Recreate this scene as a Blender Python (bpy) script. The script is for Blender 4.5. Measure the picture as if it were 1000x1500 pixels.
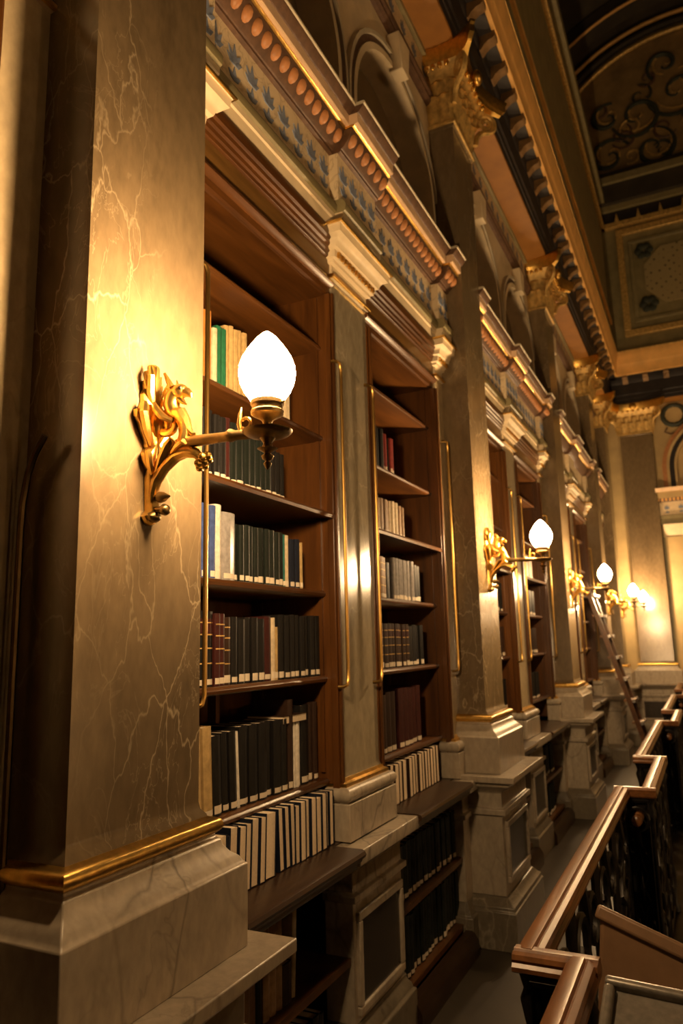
import bpy, bmesh, math, random
from mathutils import Vector, Matrix
for o in list(bpy.data.objects): bpy.data.objects.remove(o)
scene = bpy.context.scene
C = scene.collection
R = random.Random(7)

# ---------------------------------------------------------------- units
# all architecture is laid out in modules (1 module = distance camera - pilaster face);
# z in modules is measured from the eye, the floor lies H modules below it
U = 1.25
H = 1.36
PITCH = 2.643

# ---------------------------------------------------------------- camera
cam = bpy.data.cameras.new('camera'); camo = bpy.data.objects.new('camera', cam); C.objects.link(camo)
f_px, pitch, yaw, roll = 1080.1, math.radians(10.148), math.radians(25.823), math.radians(-1.378)
fwd = Vector((-math.sin(yaw)*math.cos(pitch), math.cos(yaw)*math.cos(pitch), math.sin(pitch)))
right = Vector((math.cos(yaw), math.sin(yaw), 0)); up = right.cross(fwd)
rr = math.cos(roll)*right + math.sin(roll)*up; uu = -math.sin(roll)*right + math.cos(roll)*up
m = Matrix((rr, uu, -fwd)).transposed().to_4x4(); m.translation = Vector((0, 0, H*U))
camo.matrix_world = m
cam.sensor_fit = 'VERTICAL'; cam.sensor_height = 36.0; cam.sensor_width = 24.0
cam.lens = f_px/1500*36.0; cam.clip_start = 0.02; cam.clip_end = 200
scene.camera = camo
cam.dof.use_dof = True; cam.dof.focus_distance = 2.1; cam.dof.aperture_fstop = 3.4

# ---------------------------------------------------------------- world and exposure
w = bpy.data.worlds.new('hall_gloom'); scene.world = w; w.use_nodes = True
w.node_tree.nodes['Background'].inputs[0].default_value = (1.0, 0.62, 0.30, 1)
w.node_tree.nodes['Background'].inputs[1].default_value = 0.006
scene.view_settings.view_transform = 'Standard'; scene.view_settings.look = 'None'
scene.view_settings.gamma = 1; scene.view_settings.use_curve_mapping = False
scene.view_settings.exposure = 0.0
LAMP = 640.0
LAMP_COL = (1.0, 0.64, 0.31)

# ---------------------------------------------------------------- materials
M = {}
def newmat(name):
    mt = bpy.data.materials.new(name); mt.use_nodes = True; M[name] = mt
    nt = mt.node_tree; b = nt.nodes['Principled BSDF']
    return nt, b
def N(nt, t, **kw):
    n = nt.nodes.new(t)
    for k, v in kw.items(): setattr(n, k, v)
    return n
def pos(nt, sc=(1,1,1), rot=(0,0,0)):
    g = N(nt, 'ShaderNodeNewGeometry'); mp = N(nt, 'ShaderNodeMapping')
    mp.inputs['Scale'].default_value = sc; mp.inputs['Rotation'].default_value = rot
    nt.links.new(g.outputs['Position'], mp.inputs['Vector']); return mp.outputs[0]
def noise(nt, vec, scale, detail=4, rough=.55, dist=0):
    n = N(nt, 'ShaderNodeTexNoise'); n.inputs['Scale'].default_value = scale
    n.inputs['Detail'].default_value = detail; n.inputs['Roughness'].default_value = rough
    n.inputs['Distortion'].default_value = dist
    nt.links.new(vec, n.inputs['Vector']); return n.outputs['Fac']
def ramp(nt, fac, stops):
    r = N(nt, 'ShaderNodeValToRGB'); e = r.color_ramp.elements
    while len(e) < len(stops): e.new(.5)
    for s, (p, c) in zip(e, stops):
        s.position = p; s.color = (*c, 1) if len(c) == 3 else c
    nt.links.new(fac, r.inputs[0]); return r.outputs[0]
def mix(nt, fac, a, b, mode='MIX'):
    n = N(nt, 'ShaderNodeMix', data_type='RGBA', blend_type=mode)
    for s, v in ((n.inputs[0], fac), (n.inputs[6], a), (n.inputs[7], b)):
        if isinstance(v, (int, float)): s.default_value = v
        elif isinstance(v, tuple): s.default_value = (*v, 1)
        else: nt.links.new(v, s)
    return n.outputs[2]
def math_(nt, op, a, b=0.0):
    n = N(nt, 'ShaderNodeMath', operation=op)
    for s, v in ((n.inputs[0], a), (n.inputs[1], b)):
        if isinstance(v, (int, float)): s.default_value = v
        else: nt.links.new(v, s)
    return n.outputs[0]
def bump(nt, b, h, st, dist=.01):
    n = N(nt, 'ShaderNodeBump'); n.inputs['Strength'].default_value = st; n.inputs['Distance'].default_value = dist
    nt.links.new(h, n.inputs['Height']); nt.links.new(n.outputs[0], b.inputs['Normal'])
def marble(name, c1, c2, vein, rough, vs=2.2, width=.02, vmix=.8, sc=(1,1,.55)):
    nt, b = newmat(name); v = pos(nt, sc, (.3, .2, .5))
    n1 = noise(nt, v, 1.6, 5, .6, .6)
    col = ramp(nt, n1, [(.3, c1), (.7, c2)])
    vd = N(nt, 'ShaderNodeTexNoise'); vd.inputs['Scale'].default_value = vs*1.6; vd.inputs['Detail'].default_value = 5; nt.links.new(v, vd.inputs['Vector'])
    wv = mix(nt, .22, v, vd.outputs['Color'], 'ADD')
    vo = N(nt, 'ShaderNodeTexVoronoi', feature='DISTANCE_TO_EDGE'); vo.inputs['Scale'].default_value = vs*1.9; nt.links.new(wv, vo.inputs['Vector'])
    va = math_(nt, 'MULTIPLY', vo.outputs['Distance'], .8)
    vb = math_(nt, 'ABSOLUTE', math_(nt, 'SUBTRACT', noise(nt, pos(nt, sc, (.9, .1, .2)), vs*2.3, 4, .6, .9), .5))
    k = (vmix, vmix, vmix); z = (0, 0, 0)
    fa = ramp(nt, va, [(0, k), (width, z)]); fb = ramp(nt, vb, [(0, tuple(x*.45 for x in k)), (width*.8, z)])
    patch = ramp(nt, noise(nt, v, 1.1, 2), [(.42, z), (.6, (1, 1, 1))])
    fac = math_(nt, 'MULTIPLY', math_(nt, 'MAXIMUM', fa, fb), patch)
    col = mix(nt, fac, col, vein)
    sp = ramp(nt, noise(nt, v, 30, 3), [(.3, (.82, .82, .82)), (.7, (1.08, 1.08, 1.08))])
    col = mix(nt, 1.0, col, sp, 'MULTIPLY')
    nt.links.new(col, b.inputs['Base Color']); b.inputs['Roughness'].default_value = rough
def plain(name, col, rough=.5, metal=0, var=.25, scale=12, bmp=0):
    nt, b = newmat(name)
    n = noise(nt, pos(nt), scale, 4)
    a = tuple(x*(1-var) for x in col); c = tuple(min(1, x*(1+var)) for x in col)
    nt.links.new(ramp(nt, n, [(.3, a), (.7, c)]), b.inputs['Base Color'])
    b.inputs['Roughness'].default_value = rough; b.inputs['Metallic'].default_value = metal
    if name.startswith('cloth'): b.inputs['Specular IOR Level'].default_value = .22
    if bmp: bump(nt, b, n, bmp)
def wood(name, c1, c2, stretch, rough=.32):
    nt, b = newmat(name); v = pos(nt, stretch)
    n = noise(nt, v, 9, 5, .6, .8); n2 = noise(nt, v, 45, 3, .6)
    col = ramp(nt, n, [(.28, c1), (.72, c2)])
    g = ramp(nt, n2, [(.35, (.75, .75, .75)), (.65, (1.05, 1.05, 1.05))])
    nt.links.new(mix(nt, 1.0, col, g, 'MULTIPLY'), b.inputs['Base Color'])
    b.inputs['Roughness'].default_value = rough; bump(nt, b, n2, .08, .004)

marble('marble_brown', (.10, .069, .036), (.20, .142, .078), (.55, .44, .28), .22, 3.3, .013, .5, (1, 1, .45))
marble('marble_white', (.34, .28, .205), (.44, .37, .28), (.12, .10, .075), .35, 1.5, .02, .8, (1.3, 1.3, .7))
marble('marble_green', (.20, .165, .11), (.28, .235, .16), (.4, .35, .25), .18, 2.4, .015, .5)
marble('marble_grey', (.145, .12, .085), (.205, .17, .12), (.42, .37, .28), .3, 2.4, .015, .5)
marble('marble_cream', (.40, .31, .18), (.52, .41, .25), (.25, .19, .11), .2, 2.4, .014, .5)
marble('marble_dark', (.022, .017, .013), (.04, .03, .022), (.08, .06, .045), .25, 3, .012, .4)
wood('wood_along', (.045, .0155, .0032), (.135, .049, .0095), (1, .09, 1))
wood('wood_up', (.045, .0155, .0032), (.135, .049, .0095), (1, 1, .09))
wood('wood_dark', (.022, .0095, .004), (.05, .023, .009), (1, .1, 1), .3)
wood('wood_olive', (.11, .052, .012), (.17, .085, .022), (1, .09, 1))
wood('wood_rail', (.15, .058, .017), (.28, .115, .036), (1, .1, 1), .3)
plain('gilt', (.80, .50, .13), .30, 1.0, .18, 40, .15)
plain('gilt_dull', (.56, .36, .115), .42, .4, .35, 25, .3)
plain('brass', (.34, .20, .055), .34, 1.0, .1, 20)
plain('bronze', (.30, .20, .08), .38, 1.0, .25, 30)
plain('iron', (.018, .015, .013), .42, .6, .3, 30)
plain('chrome', (.62, .60, .58), .22, 1.0, .05)
plain('cream', (.66, .53, .34), .55, 0, .12, 8)
plain('cream_grey', (.50, .43, .30), .5, 0, .15, 8)
plain('olive', (.22, .18, .085), .5, 0, .15, 8)
plain('pink_stone', (.68, .47, .29), .5, 0, .1, 8)
plain('ochre', (.74, .41, .12), .6, 0, .15, 5)
plain('orange_soffit', (.30, .125, .02), .6, 0, .15, 5)
plain('terracotta', (.46, .20, .075), .5, 0, .15, 30)
plain('brown_band', (.10, .05, .026), .55, 0, .3, 25, .3)
plain('brass_shaded', (.07, .045, .02), .4, 1.0, .2, 30)  # brass with the shade on the rod put into its colour
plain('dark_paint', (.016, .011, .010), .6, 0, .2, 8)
plain('slate_blue', (.19, .225, .31), .7, 0, .2, 40)
plain('niche_brown', (.13, .085, .035), .8, 0, .15, 4)
plain('lunette_field', (.26, .165, .06), .7, 0, .3, 3)
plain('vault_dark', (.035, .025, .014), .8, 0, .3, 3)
plain('plaster_green', (.21, .17, .075), .7, 0, .2, 5)
plain('ink_green', (.03, .035, .022), .7, 0, .2, 10)
plain('end_cream', (.46, .33, .15), .6, 0, .12, 4)
plain('box_brown', (.20, .115, .06), .42, 0, .12, 15)
plain('box_grey', (.20, .18, .15), .35, .2, .2, 60)
plain('floor_hall_dark', (.02, .014, .010), .6, 0, .2, 6)
plain('modillion_brown', (.20, .11, .04), .55, .2, .25, 20)
plain('floor_stone', (.045, .034, .022), .42, 0, .2, 6)
plain('paper', (.74, .60, .42), .8, 0, .07, 120)
plain('paper_label', (.62, .53, .40), .7, 0, .05, 60)
# frieze painted with faint scrolling
nt, b = newmat('frieze_paint')
va = math_(nt, 'ABSOLUTE', math_(nt, 'SUBTRACT', noise(nt, pos(nt), 9, 3, .5, 1.5), .5))
nt.links.new(mix(nt, ramp(nt, va, [(0, (.55,)*3), (.035, (0,)*3)]), (.66, .53, .34), (.34, .24, .13)), b.inputs['Base Color'])
b.inputs['Roughness'].default_value = .65
# dotted field of the end wall panel
nt, b = newmat('dotted_field')
vo = N(nt, 'ShaderNodeTexVoronoi'); vo.inputs['Scale'].default_value = 9; vo.inputs['Randomness'].default_value = .15
nt.links.new(pos(nt, (1, .01, 1), (0, .78, 0)), vo.inputs['Vector'])
nt.links.new(ramp(nt, vo.outputs['Distance'], [(.16, (.08, .06, .03)), (.24, (.30, .235, .11))]), b.inputs['Base Color'])
b.inputs['Roughness'].default_value = .7
# globe
nt, b = newmat('lit_globe')
b.inputs['Base Color'].default_value = (1, .95, .85, 1); b.inputs['Roughness'].default_value = .3
b.inputs['Emission Color'].default_value = (*LAMP_COL, 1)
# the bulb sits high in the opal globe: its underside, over the metal socket, glows less
gn = N(nt, 'ShaderNodeNewGeometry'); sx = N(nt, 'ShaderNodeSeparateXYZ'); nt.links.new(gn.outputs['Normal'], sx.inputs[0])
mr = N(nt, 'ShaderNodeMapRange', interpolation_type='SMOOTHSTEP'); nt.links.new(sx.outputs['Z'], mr.inputs['Value'])
for k_, v_ in (('From Min', -.75), ('From Max', .25), ('To Min', LAMP*.28), ('To Max', LAMP*1.15)): mr.inputs[k_].default_value = v_
nt.links.new(mr.outputs['Result'], b.inputs['Emission Strength'])
# book cloths
CL = dict(black=(.016, .014, .013), green=(.016, .022, .017), navy=(.016, .022, .045), brown=(.055, .026, .015),
          oxblood=(.075, .016, .013), red=(.26, .035, .03), orange=(.42, .17, .035), buff=(.48, .33, .14), tan=(.30, .18, .09),
          grey=(.30, .28, .27), teal=(.02, .12, .095), leaf=(.02, .13, .06), cream=(.62, .5, .33), white=(.70, .64, .54), blue=(.05, .08, .22))
for k, v in CL.items(): plain('cloth_'+k, tuple(x*.55 for x in v) if max(v) < .08 else tuple(x*.85 for x in v), .5 if k not in ('blue', 'grey') else .2, 0, .2, 50)

# ---------------------------------------------------------------- mesh builder
class MB:
    def __init__(s): s.v = []; s.f = []
    def add(s, vs, fs):
        n = len(s.v); s.v += [tuple(p) for p in vs]; s.f += [tuple(i+n for i in f) for f in fs]; return s
    def box(s, x0, x1, y0, y1, z0, z1):
        return s.add([(x0,y0,z0),(x1,y0,z0),(x1,y1,z0),(x0,y1,z0),(x0,y0,z1),(x1,y0,z1),(x1,y1,z1),(x0,y1,z1)],
                     [(0,3,2,1),(4,5,6,7),(0,1,5,4),(1,2,6,5),(2,3,7,6),(3,0,4,7)])
    def stack(s, prof, xw, xf, yL, yR, el=1, er=1):
        # prof: (z, e) rings of a pier against a wall at xw, face at xf
        prof = sorted(prof); vs = []; fs = []
        for z, e in prof: vs += [(xw, yL-e*el, z), (xf+e, yL-e*el, z), (xf+e, yR+e*er, z), (xw, yR+e*er, z)]
        for i in range(len(prof)-1):
            for j in range(4):
                a = i*4+j; c = i*4+(j+1) % 4; fs.append((a, c, c+4, a+4))
        n = len(vs); fs += [(3,2,1,0), (n-4,n-3,n-2,n-1)]
        return s.add(vs, fs)
    def ext_y(s, prof, y0, y1):
        n = len(prof); vs = [(x, y0, z) for x, z in prof]+[(x, y1, z) for x, z in prof]
        return s.add(vs, [(i, (i+1) % n, n+(i+1) % n, n+i) for i in range(n)]+[tuple(range(n-1, -1, -1)), tuple(range(n, 2*n))])
    def ext_x(s, prof, x0, x1):       # prof in (y,z)
        n = len(prof); vs = [(x0, y, z) for y, z in prof]+[(x1, y, z) for y, z in prof]
        return s.add(vs, [(i, (i+1) % n, n+(i+1) % n, n+i) for i in range(n)]+[tuple(range(n-1, -1, -1)), tuple(range(n, 2*n))])
    def tube(s, pts, rad, n=8, flat=1.0, cap=True):
        pts = [Vector(p) for p in pts]
        if isinstance(rad, (int, float)): rad = [rad]*len(pts)
        vs = []; prev = None
        for i, p in enumerate(pts):
            t = (pts[min(i+1, len(pts)-1)]-pts[max(i-1, 0)]).normalized()
            if prev is None: a = t.orthogonal().normalized()
            else: a = (prev-t*prev.dot(t)).normalized()
            prev = a; c = t.cross(a)
            for k in range(n):
                th = 2*math.pi*k/n
                vs.append(p+rad[i]*(math.cos(th)*a+math.sin(th)*flat*c))
        fs = [(i*n+k, i*n+(k+1) % n, (i+1)*n+(k+1) % n, (i+1)*n+k) for i in range(len(pts)-1) for k in range(n)]
        if cap: fs += [tuple(range(n-1, -1, -1)), tuple(range(len(vs)-n, len(vs)))]
        return s.add(vs, fs)
    def lathe(s, prof, cx=0, cy=0, n=20, axis='z', cz=0):
        vs = []; fs = []
        for r, h in prof:
            for k in range(n):
                th = 2*math.pi*k/n; a, c = max(r, 1e-5)*math.cos(th), max(r, 1e-5)*math.sin(th)
                vs.append((cx+a, cy+c, h) if axis == 'z' else ((cx+h, cy+a, cz+c) if axis == 'x' else (cx+a, cy+h, cz+c)))
        for i in range(len(prof)-1):
            for k in range(n): fs.append((i*n+k, i*n+(k+1) % n, (i+1)*n+(k+1) % n, (i+1)*n+k))
        fs += [tuple(range(n-1, -1, -1)), tuple(range(len(vs)-n, len(vs)))]
        return s.add(vs, fs)
    def ell(s, c, r, n=10, k=6):
        vs = []; fs = []
        for i in range(k+1):
            ph = math.pi*i/k-math.pi/2; rr_ = max(math.cos(ph), .02)
            for j in range(n):
                th = 2*math.pi*j/n; vs.append((c[0]+r[0]*rr_*math.cos(th), c[1]+r[1]*rr_*math.sin(th), c[2]+r[2]*math.sin(ph)))
        for i in range(k):
            for j in range(n): fs.append((i*n+j, i*n+(j+1) % n, (i+1)*n+(j+1) % n, (i+1)*n+j))
        fs += [tuple(range(n-1, -1, -1)), tuple(range(len(vs)-n, len(vs)))]
        return s.add(vs, fs)
    def mesh(s, name, mat, raw=False, smooth=True, off=(0, 0, 0)):
        me = bpy.data.meshes.new(name)
        if raw: vs = s.v
        else: vs = [((x-off[0])*U, (y-off[1])*U, (z+H-off[2])*U) for x, y, z in s.v]
        me.from_pydata(vs, [], s.f)
        bm = bmesh.new(); bm.from_mesh(me); bmesh.ops.recalc_face_normals(bm, faces=bm.faces); bm.to_mesh(me); bm.free()
        if smooth:
            me.polygons.foreach_set('use_smooth', [True]*len(me.polygons)); me.set_sharp_from_angle(angle=math.radians(38))
        me.materials.append(M[mat]); return me
def link(name, me, parent=None, loc=(0, 0, 0), rot=(0, 0, 0)):
    o = bpy.data.objects.new(name, me); C.objects.link(o); o.parent = parent; o.location = loc; o.rotation_euler = rot; return o
def part(name, mb, mat, parent, raw=False, smooth=True):
    """mesh part, coordinates relative to the thing's base (modules, z from the eye)"""
    return link(name, mb.mesh(name, mat, raw, smooth), parent)
def solo(name, mb, mat, smooth=True):
    """top-level mesh built in scene modules; origin at the middle of its foot"""
    xs = [p[0] for p in mb.v]; ys = [p[1] for p in mb.v]; zs = [p[2] for p in mb.v]
    off = ((min(xs)+max(xs))/2, (min(ys)+max(ys))/2, min(zs)+H)
    return link(name, mb.mesh(name, mat, False, smooth, off), None, (off[0]*U, off[1]*U, off[2]*U))
def empty(name, x, y, z=-H, rz=0):
    return link(name, None, None, (x*U, y*U, (z+H)*U), (0, 0, rz))
def tag(o, label, cat, group=None):
    o['label'] = label; o['category'] = cat
    if group: o['group'] = group
    return o
def struct(o): o['kind'] = 'structure'; return o
def bev(o, wd=.004, seg=2):
    md = o.modifiers.new('bevel', 'BEVEL'); md.width = wd; md.segments = seg; md.limit_method = 'ANGLE'; md.angle_limit = .6; return o
def copy_tree(o, parent=None, dloc=None):
    c = o.copy(); C.objects.link(c); c.parent = parent
    if dloc: c.location = Vector(o.location)+Vector(dloc)
    for ch in o.children: copy_tree(ch, c)
    return c
def arc(cx, cz, r, a0, a1, n):
    return [(cx+r*math.cos(a0+(a1-a0)*i/n), cz+r*math.sin(a0+(a1-a0)*i/n)) for i in range(n+1)]
ORD = {1: 'first', 2: 'second', 3: 'third', 4: 'fourth', 5: 'fifth', 6: 'sixth', 7: 'seventh', 8: 'eighth', 9: 'ninth'}

# pilaster centres along the shelf wall
PC = {0: 1.157-PITCH, 1: 1.157, 2: 1.157+PITCH, 3: 1.157+2*PITCH, 4: 1.157+3*PITCH, 5: 10.62}
WX = -1.14          # face of the wall between the pilasters
YE = 11.05          # face of the end wall pilasters
YW = 11.20          # face of the end wall

# ================================================================ floor
fl = MB(); fl.box(-1.7, -.22, -3.2, 11.6, -H-.12, -H)
struct(solo('floor', fl, 'floor_stone', False))
hf = MB(); hf.box(-1.7, 8, -3.2, 11.6, -4.4, -4.3)
struct(solo('floor_hall', hf, 'floor_hall_dark', False))
b_ = MB(); b_.box(-.22, -.17, -3.2, 11.2, -H-.30, -H+.02)
struct(solo('trim_floor_edge', b_, 'iron', False))

# ================================================================ wall behind everything
wl = MB(); wl.box(-1.72, -1.55, -3.2, 11.6, -H, 3.3)
wall_left = struct(solo('wall_left', wl, 'niche_brown', False))

# ================================================================ great pilasters
def leaf_mesh(w0, h0, curl, n=7, m_=5):
    """acanthus leaf: local x out, y across, z up (modules)"""
    mb = MB(); vs = []; fs = []
    for i in range(n+1):
        t = i/n; z = h0*(t if t < .8 else .8+.12*math.sin((t-.8)/.2*math.pi*.75))
        out = curl*(t**3)*1.0+.012*math.sin(t*math.pi)
        if t > .85: z -= h0*.10*(t-.85)/.15
        wd = w0*(.75+.35*math.sin(t*math.pi*.85))*(1-.55*t**4)*(1+.16*math.cos(i*math.pi))
        for j in range(m_):
            s_ = (j/(m_-1)-.5)*2
            vs.append((out-.35*wd*.5*s_*s_+.006*(1-abs(s_)), wd/2*s_, z))
    for i in range(n):
        for j in range(m_-1): fs.append((i*m_+j, i*m_+j+1, (i+1)*m_+j+1, (i+1)*m_+j))
    mb.add(vs, fs); return mb
LEAF1 = leaf_mesh(.105, .17, .045); LEAF2 = leaf_mesh(.10, .27, .065)
def raw_mesh(mb, name, mat):
    g = MB(); g.v = [(x*U, y*U, z*U) for x, y, z in mb.v]; g.f = mb.f
    return g.mesh(name, mat, True)
leaf_me1 = raw_mesh(LEAF1, 'leaf', 'gilt_dull'); leaf_me2 = raw_mesh(LEAF2, 'leaf', 'gilt_dull')
def volute_mesh():
    mb = MB(); pts = []; rad = []
    for i in range(34):
        t = i/33; th = -math.pi*.5+t*math.pi*3.6; r = .058*(1-t)**.85+.006
        pts.append((.03+r*math.cos(th), 0, r*math.sin(th))); rad.append(.016*(1-.45*t))
    mb.tube([(-.05, 0, -.17), (-.035, 0, -.11), (-.005, 0, -.075)]+pts, [.012, .014, .016]+rad, 6, 1.5); return mb
vol_me = raw_mesh(volute_mesh(), 'volute', 'gilt_dull')
egg_mb = MB().ell((0, 0, 0), (.016, .014, .02), 8, 5); capegg_me = raw_mesh(egg_mb, 'egg', 'gilt')

def great_pilaster(hw, depth):
    """built round the origin: face at local x=0, wall at x=-depth, half width hw"""
    r = empty('marble_pilaster', 0, 0)
    xw = -depth
    ped = part('pedestal', MB().stack([(-1.147, .07), (-.80, .07), (-.795, .088), (-.77, .088), (-.765, .07), (-.70, .07),
                (-.68, .09), (-.665, .12), (-.65, .125), (-.642, .15), (-.615, .15)], xw, 0, -hw, hw), 'marble_white', r); bev(ped)
    # the die is a darker stone, framed
    x0 = .071
    fr = MB(); a, b2, z0, z1, t = -hw-.03, hw+.03, -1.10, -.83, .028
    fr.box(x0-.02, x0+.014, a, b2, z1-t, z1).box(x0-.02, x0+.014, a, b2, z0, z0+t).box(x0-.02, x0+.014, a, a+t, z0+t, z1-t).box(x0-.02, x0+.014, b2-t, b2, z0+t, z1-t)
    bev(part('panel_frame', fr, 'marble_white', r), .006)
    part('panel', MB().box(x0-.02, x0+.004, a+t, b2-t, z0+t, z1-t), 'marble_dark', r)
    bev(part('plinth', MB().stack([(-H, .12), (-1.20, .12), (-1.195, .112), (-1.18, .112), (-1.172, .10), (-1.155, .085), (-1.147, .075)], xw, 0, -hw, hw), 'marble_grey', r))
    bev(part('base', MB().stack([(-.615, .075), (-.452, .075), (-.449, .07), (-.444, .066), (-.436, .062), (-.425, .048), (-.41, .037), (-.398, .034), (-.392, .026), (-.386, .026)], xw, 0, -hw, hw), 'marble_white', r), .003)
    pr = [(-.386, .026)]+[(-.370+.016*math.sin(a_), .022+.016*math.cos(a_)) for a_ in [math.radians(x) for x in range(-90, 91, 18)]]+[(-.35, .012)]
    part('gilt_ring', MB().stack(pr, xw, 0, -hw, hw), 'gilt', r)
    part('shaft', MB().stack([(-.352, .014), (-.346, .012), (-.335, .003), (-.32, 0), (2.84, 0), (2.845, .008), (2.86, .008)], xw, 0, -hw, hw), 'marble_brown', r)
    # capital
    bell = part('capital', MB().stack([(2.86, .018), (2.875, .02), (2.885, .004), (3.0, .01), (3.10, .03), (3.17, .06), (3.20, .085)], xw, 0, -hw, hw), 'gilt_dull', r)
    # abacus with concave sides and horns
    ab = MB(); ring = []
    horn = .185; base_e = .075
    def side(p, q, nrm):
        out = []
        for i in range(9):
            t = i/8; s_ = 1-math.sin(t*math.pi)*1.0
            k = base_e+(horn-base_e)*(abs(2*t-1)**2.2)
            out.append((p[0]+(q[0]-p[0])*t+nrm[0]*k, p[1]+(q[1]-p[1])*t+nrm[1]*k))
        return out
    ring += [(xw, -hw-.10)]+side((-.03, -hw), (.0, -hw-0), (0, -1))[0:0]
    ring += [(-.06, -hw-.085), (.06, -hw-.10), (.145, -hw-.15), (.175, -hw-.185), (.195, -hw-.165)]
    for i in range(1, 12):
        t = i/12; ring.append((.085+.10*abs(2*t-1)**2.2, -hw-.15+(2*hw+.30)*t))
    ring += [(.195, hw+.165), (.175, hw+.185), (.145, hw+.15), (.06, hw+.10), (-.06, hw+.085), (xw, hw+.10)]
    n = len(ring); vs = []; cz = [(3.20, .86), (3.225, .93), (3.235, .99), (3.275, 1.0), (3.285, 1.04), (3.30, 1.04)]
    for z, k in cz:
        for x, y in ring: vs.append((x if x < -.05 else x*k, y*(1+(k-1)*.5), z))
    fs = [(i*n+j, i*n+(j+1) % n, (i+1)*n+(j+1) % n, (i+1)*n+j) for i in range(len(cz)-1) for j in range(n)]+[tuple(range(n-1, -1, -1)), tuple(range(len(vs)-n, len(vs)))]
    ab.add(vs, fs); part('abacus', ab, 'gilt', bell)
    zz = lambda z: (z+H)*U
    for y in [-.75, -.25, .25, .75]:
        link('leaf', leaf_me1, bell, (.012*U, y*hw*.98*U, zz(2.885)))
    for y in [-.98, -.5, 0, .5, .98]:
        link('leaf', leaf_me2, bell, (.004*U, y*hw*U, zz(2.885)))
    for sgn in (-1, 1):
        for x in (-.035, -.10):
            link('leaf', leaf_me1, bell, (x*U, sgn*(hw+.012)*U, zz(2.885)), (0, 0, sgn*math.pi/2))
        link('leaf', leaf_me2, bell, (-.065*U, sgn*(hw+.004)*U, zz(2.885)), (0, 0, sgn*math.pi/2))
        link('leaf', leaf_me2, bell, (0, sgn*hw*U, zz(2.885)), (0, 0, sgn*math.pi/4))
        link('volute', vol_me, bell, (.06*U, sgn*(hw+.06)*U, zz(3.135)), (0, 0, sgn*math.pi/4))
        for x in (-.115, -.075, -.035, .005): link('egg', capegg_me, bell, (x*U, sgn*(hw+.082)*U, zz(3.185)))
    for i in range(7): link('egg', capegg_me, bell, (.085*U, (-hw+2*hw*i/6)*U, zz(3.185)))
    part('rosette', MB().ell((.11, 0, 3.245), (.03, .045, .045), 10, 6), 'gilt', bell)
    return r
gp = great_pilaster(.182, .15)
order = {5: 1, 4: 2, 3: 3, 2: 4, 1: 5, 0: 6}
near = {5: 'in the corner against the end wall', 4: 'second from the end wall', 3: 'third from the end wall', 2: 'fourth from the end wall', 1: 'fifth from the end wall', 0: 'sixth from the end wall'}
for i in (1, 0, 2, 3, 4, 5):
    o = gp if i == 1 else copy_tree(gp)
    o.location = (-1.0*U, PC[i]*U, 0)
    tag(o, 'tall brown marble pilaster with gilt capital, '+near[i], 'pilaster', 'great pilasters along the shelf wall')
ep = copy_tree(gp); ep.location = (-.64*U, YE*U, 0); ep.rotation_euler = (0, 0, -math.pi/2); ep.scale = (1, 1.16, 1)
tag(ep, 'brown marble pilaster with gilt capital on the end wall beside the arch', 'pilaster')

# ================================================================ small pilasters (divider and half ones)
SP_BASE = [(-.63, .047), (-.515, .047)]+[(-.49+.024*math.sin(a_), .026+.024*math.cos(a_)) for a_ in [math.radians(x) for x in range(-80, 81, 20)]]
def small_pilaster(y0, y1, el, er, base_y, stone='marble_green'):
    """local y relative to base_y, face at local x=0 (wall plane), kind: between bookcases or against a great pilaster"""
    r = empty('marble_pilaster', WX, base_y)
    a, b2 = y0-base_y, y1-base_y; xw = -.05
    st = lambda prof: MB().stack(prof, xw, 0, a, b2, el, er)
    bev(part('pedestal', st([(-1.16, .052), (-.81, .052), (-.805, .068), (-.785, .068), (-.78, .052), (-.72, .052), (-.70, .07), (-.685, .09), (-.68, .108), (-.645, .11), (-.635, .108)]), 'marble_white', r))
    bev(part('plinth', st([(-H, .085), (-1.215, .085), (-1.21, .075), (-1.195, .072), (-1.18, .06), (-1.16, .055)]), 'marble_grey', r))
    if y1-y0 > .2:
        x0 = .053; t = .028; aa, bb, z0, z1 = a-.035, b2+.035, -1.14, -.84
        fr = MB(); fr.box(x0-.02, x0+.013, aa, bb, z1-t, z1).box(x0-.02, x0+.013, aa, bb, z0, z0+t).box(x0-.02, x0+.013, aa, aa+t, z0+t, z1-t).box(x0-.02, x0+.013, bb-t, bb, z0+t, z1-t)
        bev(part('panel_frame', fr, 'marble_white', r), .006)
        part('panel', MB().box(x0-.02, x0+.004, aa+t, bb-t, z0+t, z1-t), 'marble_dark', r)
    bev(part('base', st(SP_BASE), 'marble_white', r), .003)
    part('gilt_ring', st([(-.468, .02), (-.466, .026), (-.455, .026), (-.45, .014), (-.44, .01)]), 'gilt', r)
    part('shaft', st([(-.44, .006), (-.425, 0), (1.352, 0)]), stone, r)
    cap = part('capital', st([(1.352, .004), (1.354, .016), (1.366, .016), (1.368, .004), (1.41, .004), (1.414, .018), (1.424, .02), (1.428, .03), (1.452, .034), (1.458, .046), (1.475, .052), (1.488, .062), (1.494, .078), (1.522, .082), (1.524, .09), (1.533, .09)]), 'cream', r)
    part('gilt_ring', st([(1.353, .018), (1.355, .02), (1.364, .02), (1.367, .018)]), 'gilt', cap)
    part('gilt_fillet', st([(1.523, .092), (1.525, .094), (1.531, .094), (1.533, .092)]), 'gilt', cap)
    nd = max(2, int((y1-y0)/.026))
    for i in range(nd):
        y = a-.02*el+(b2-a+.02*(el+er))*(i+.5)/nd
        part('dentil', MB().box(.03, .042, y-.0075, y+.0075, 1.431, 1.449), 'gilt', cap, smooth=False)
    return r
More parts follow.
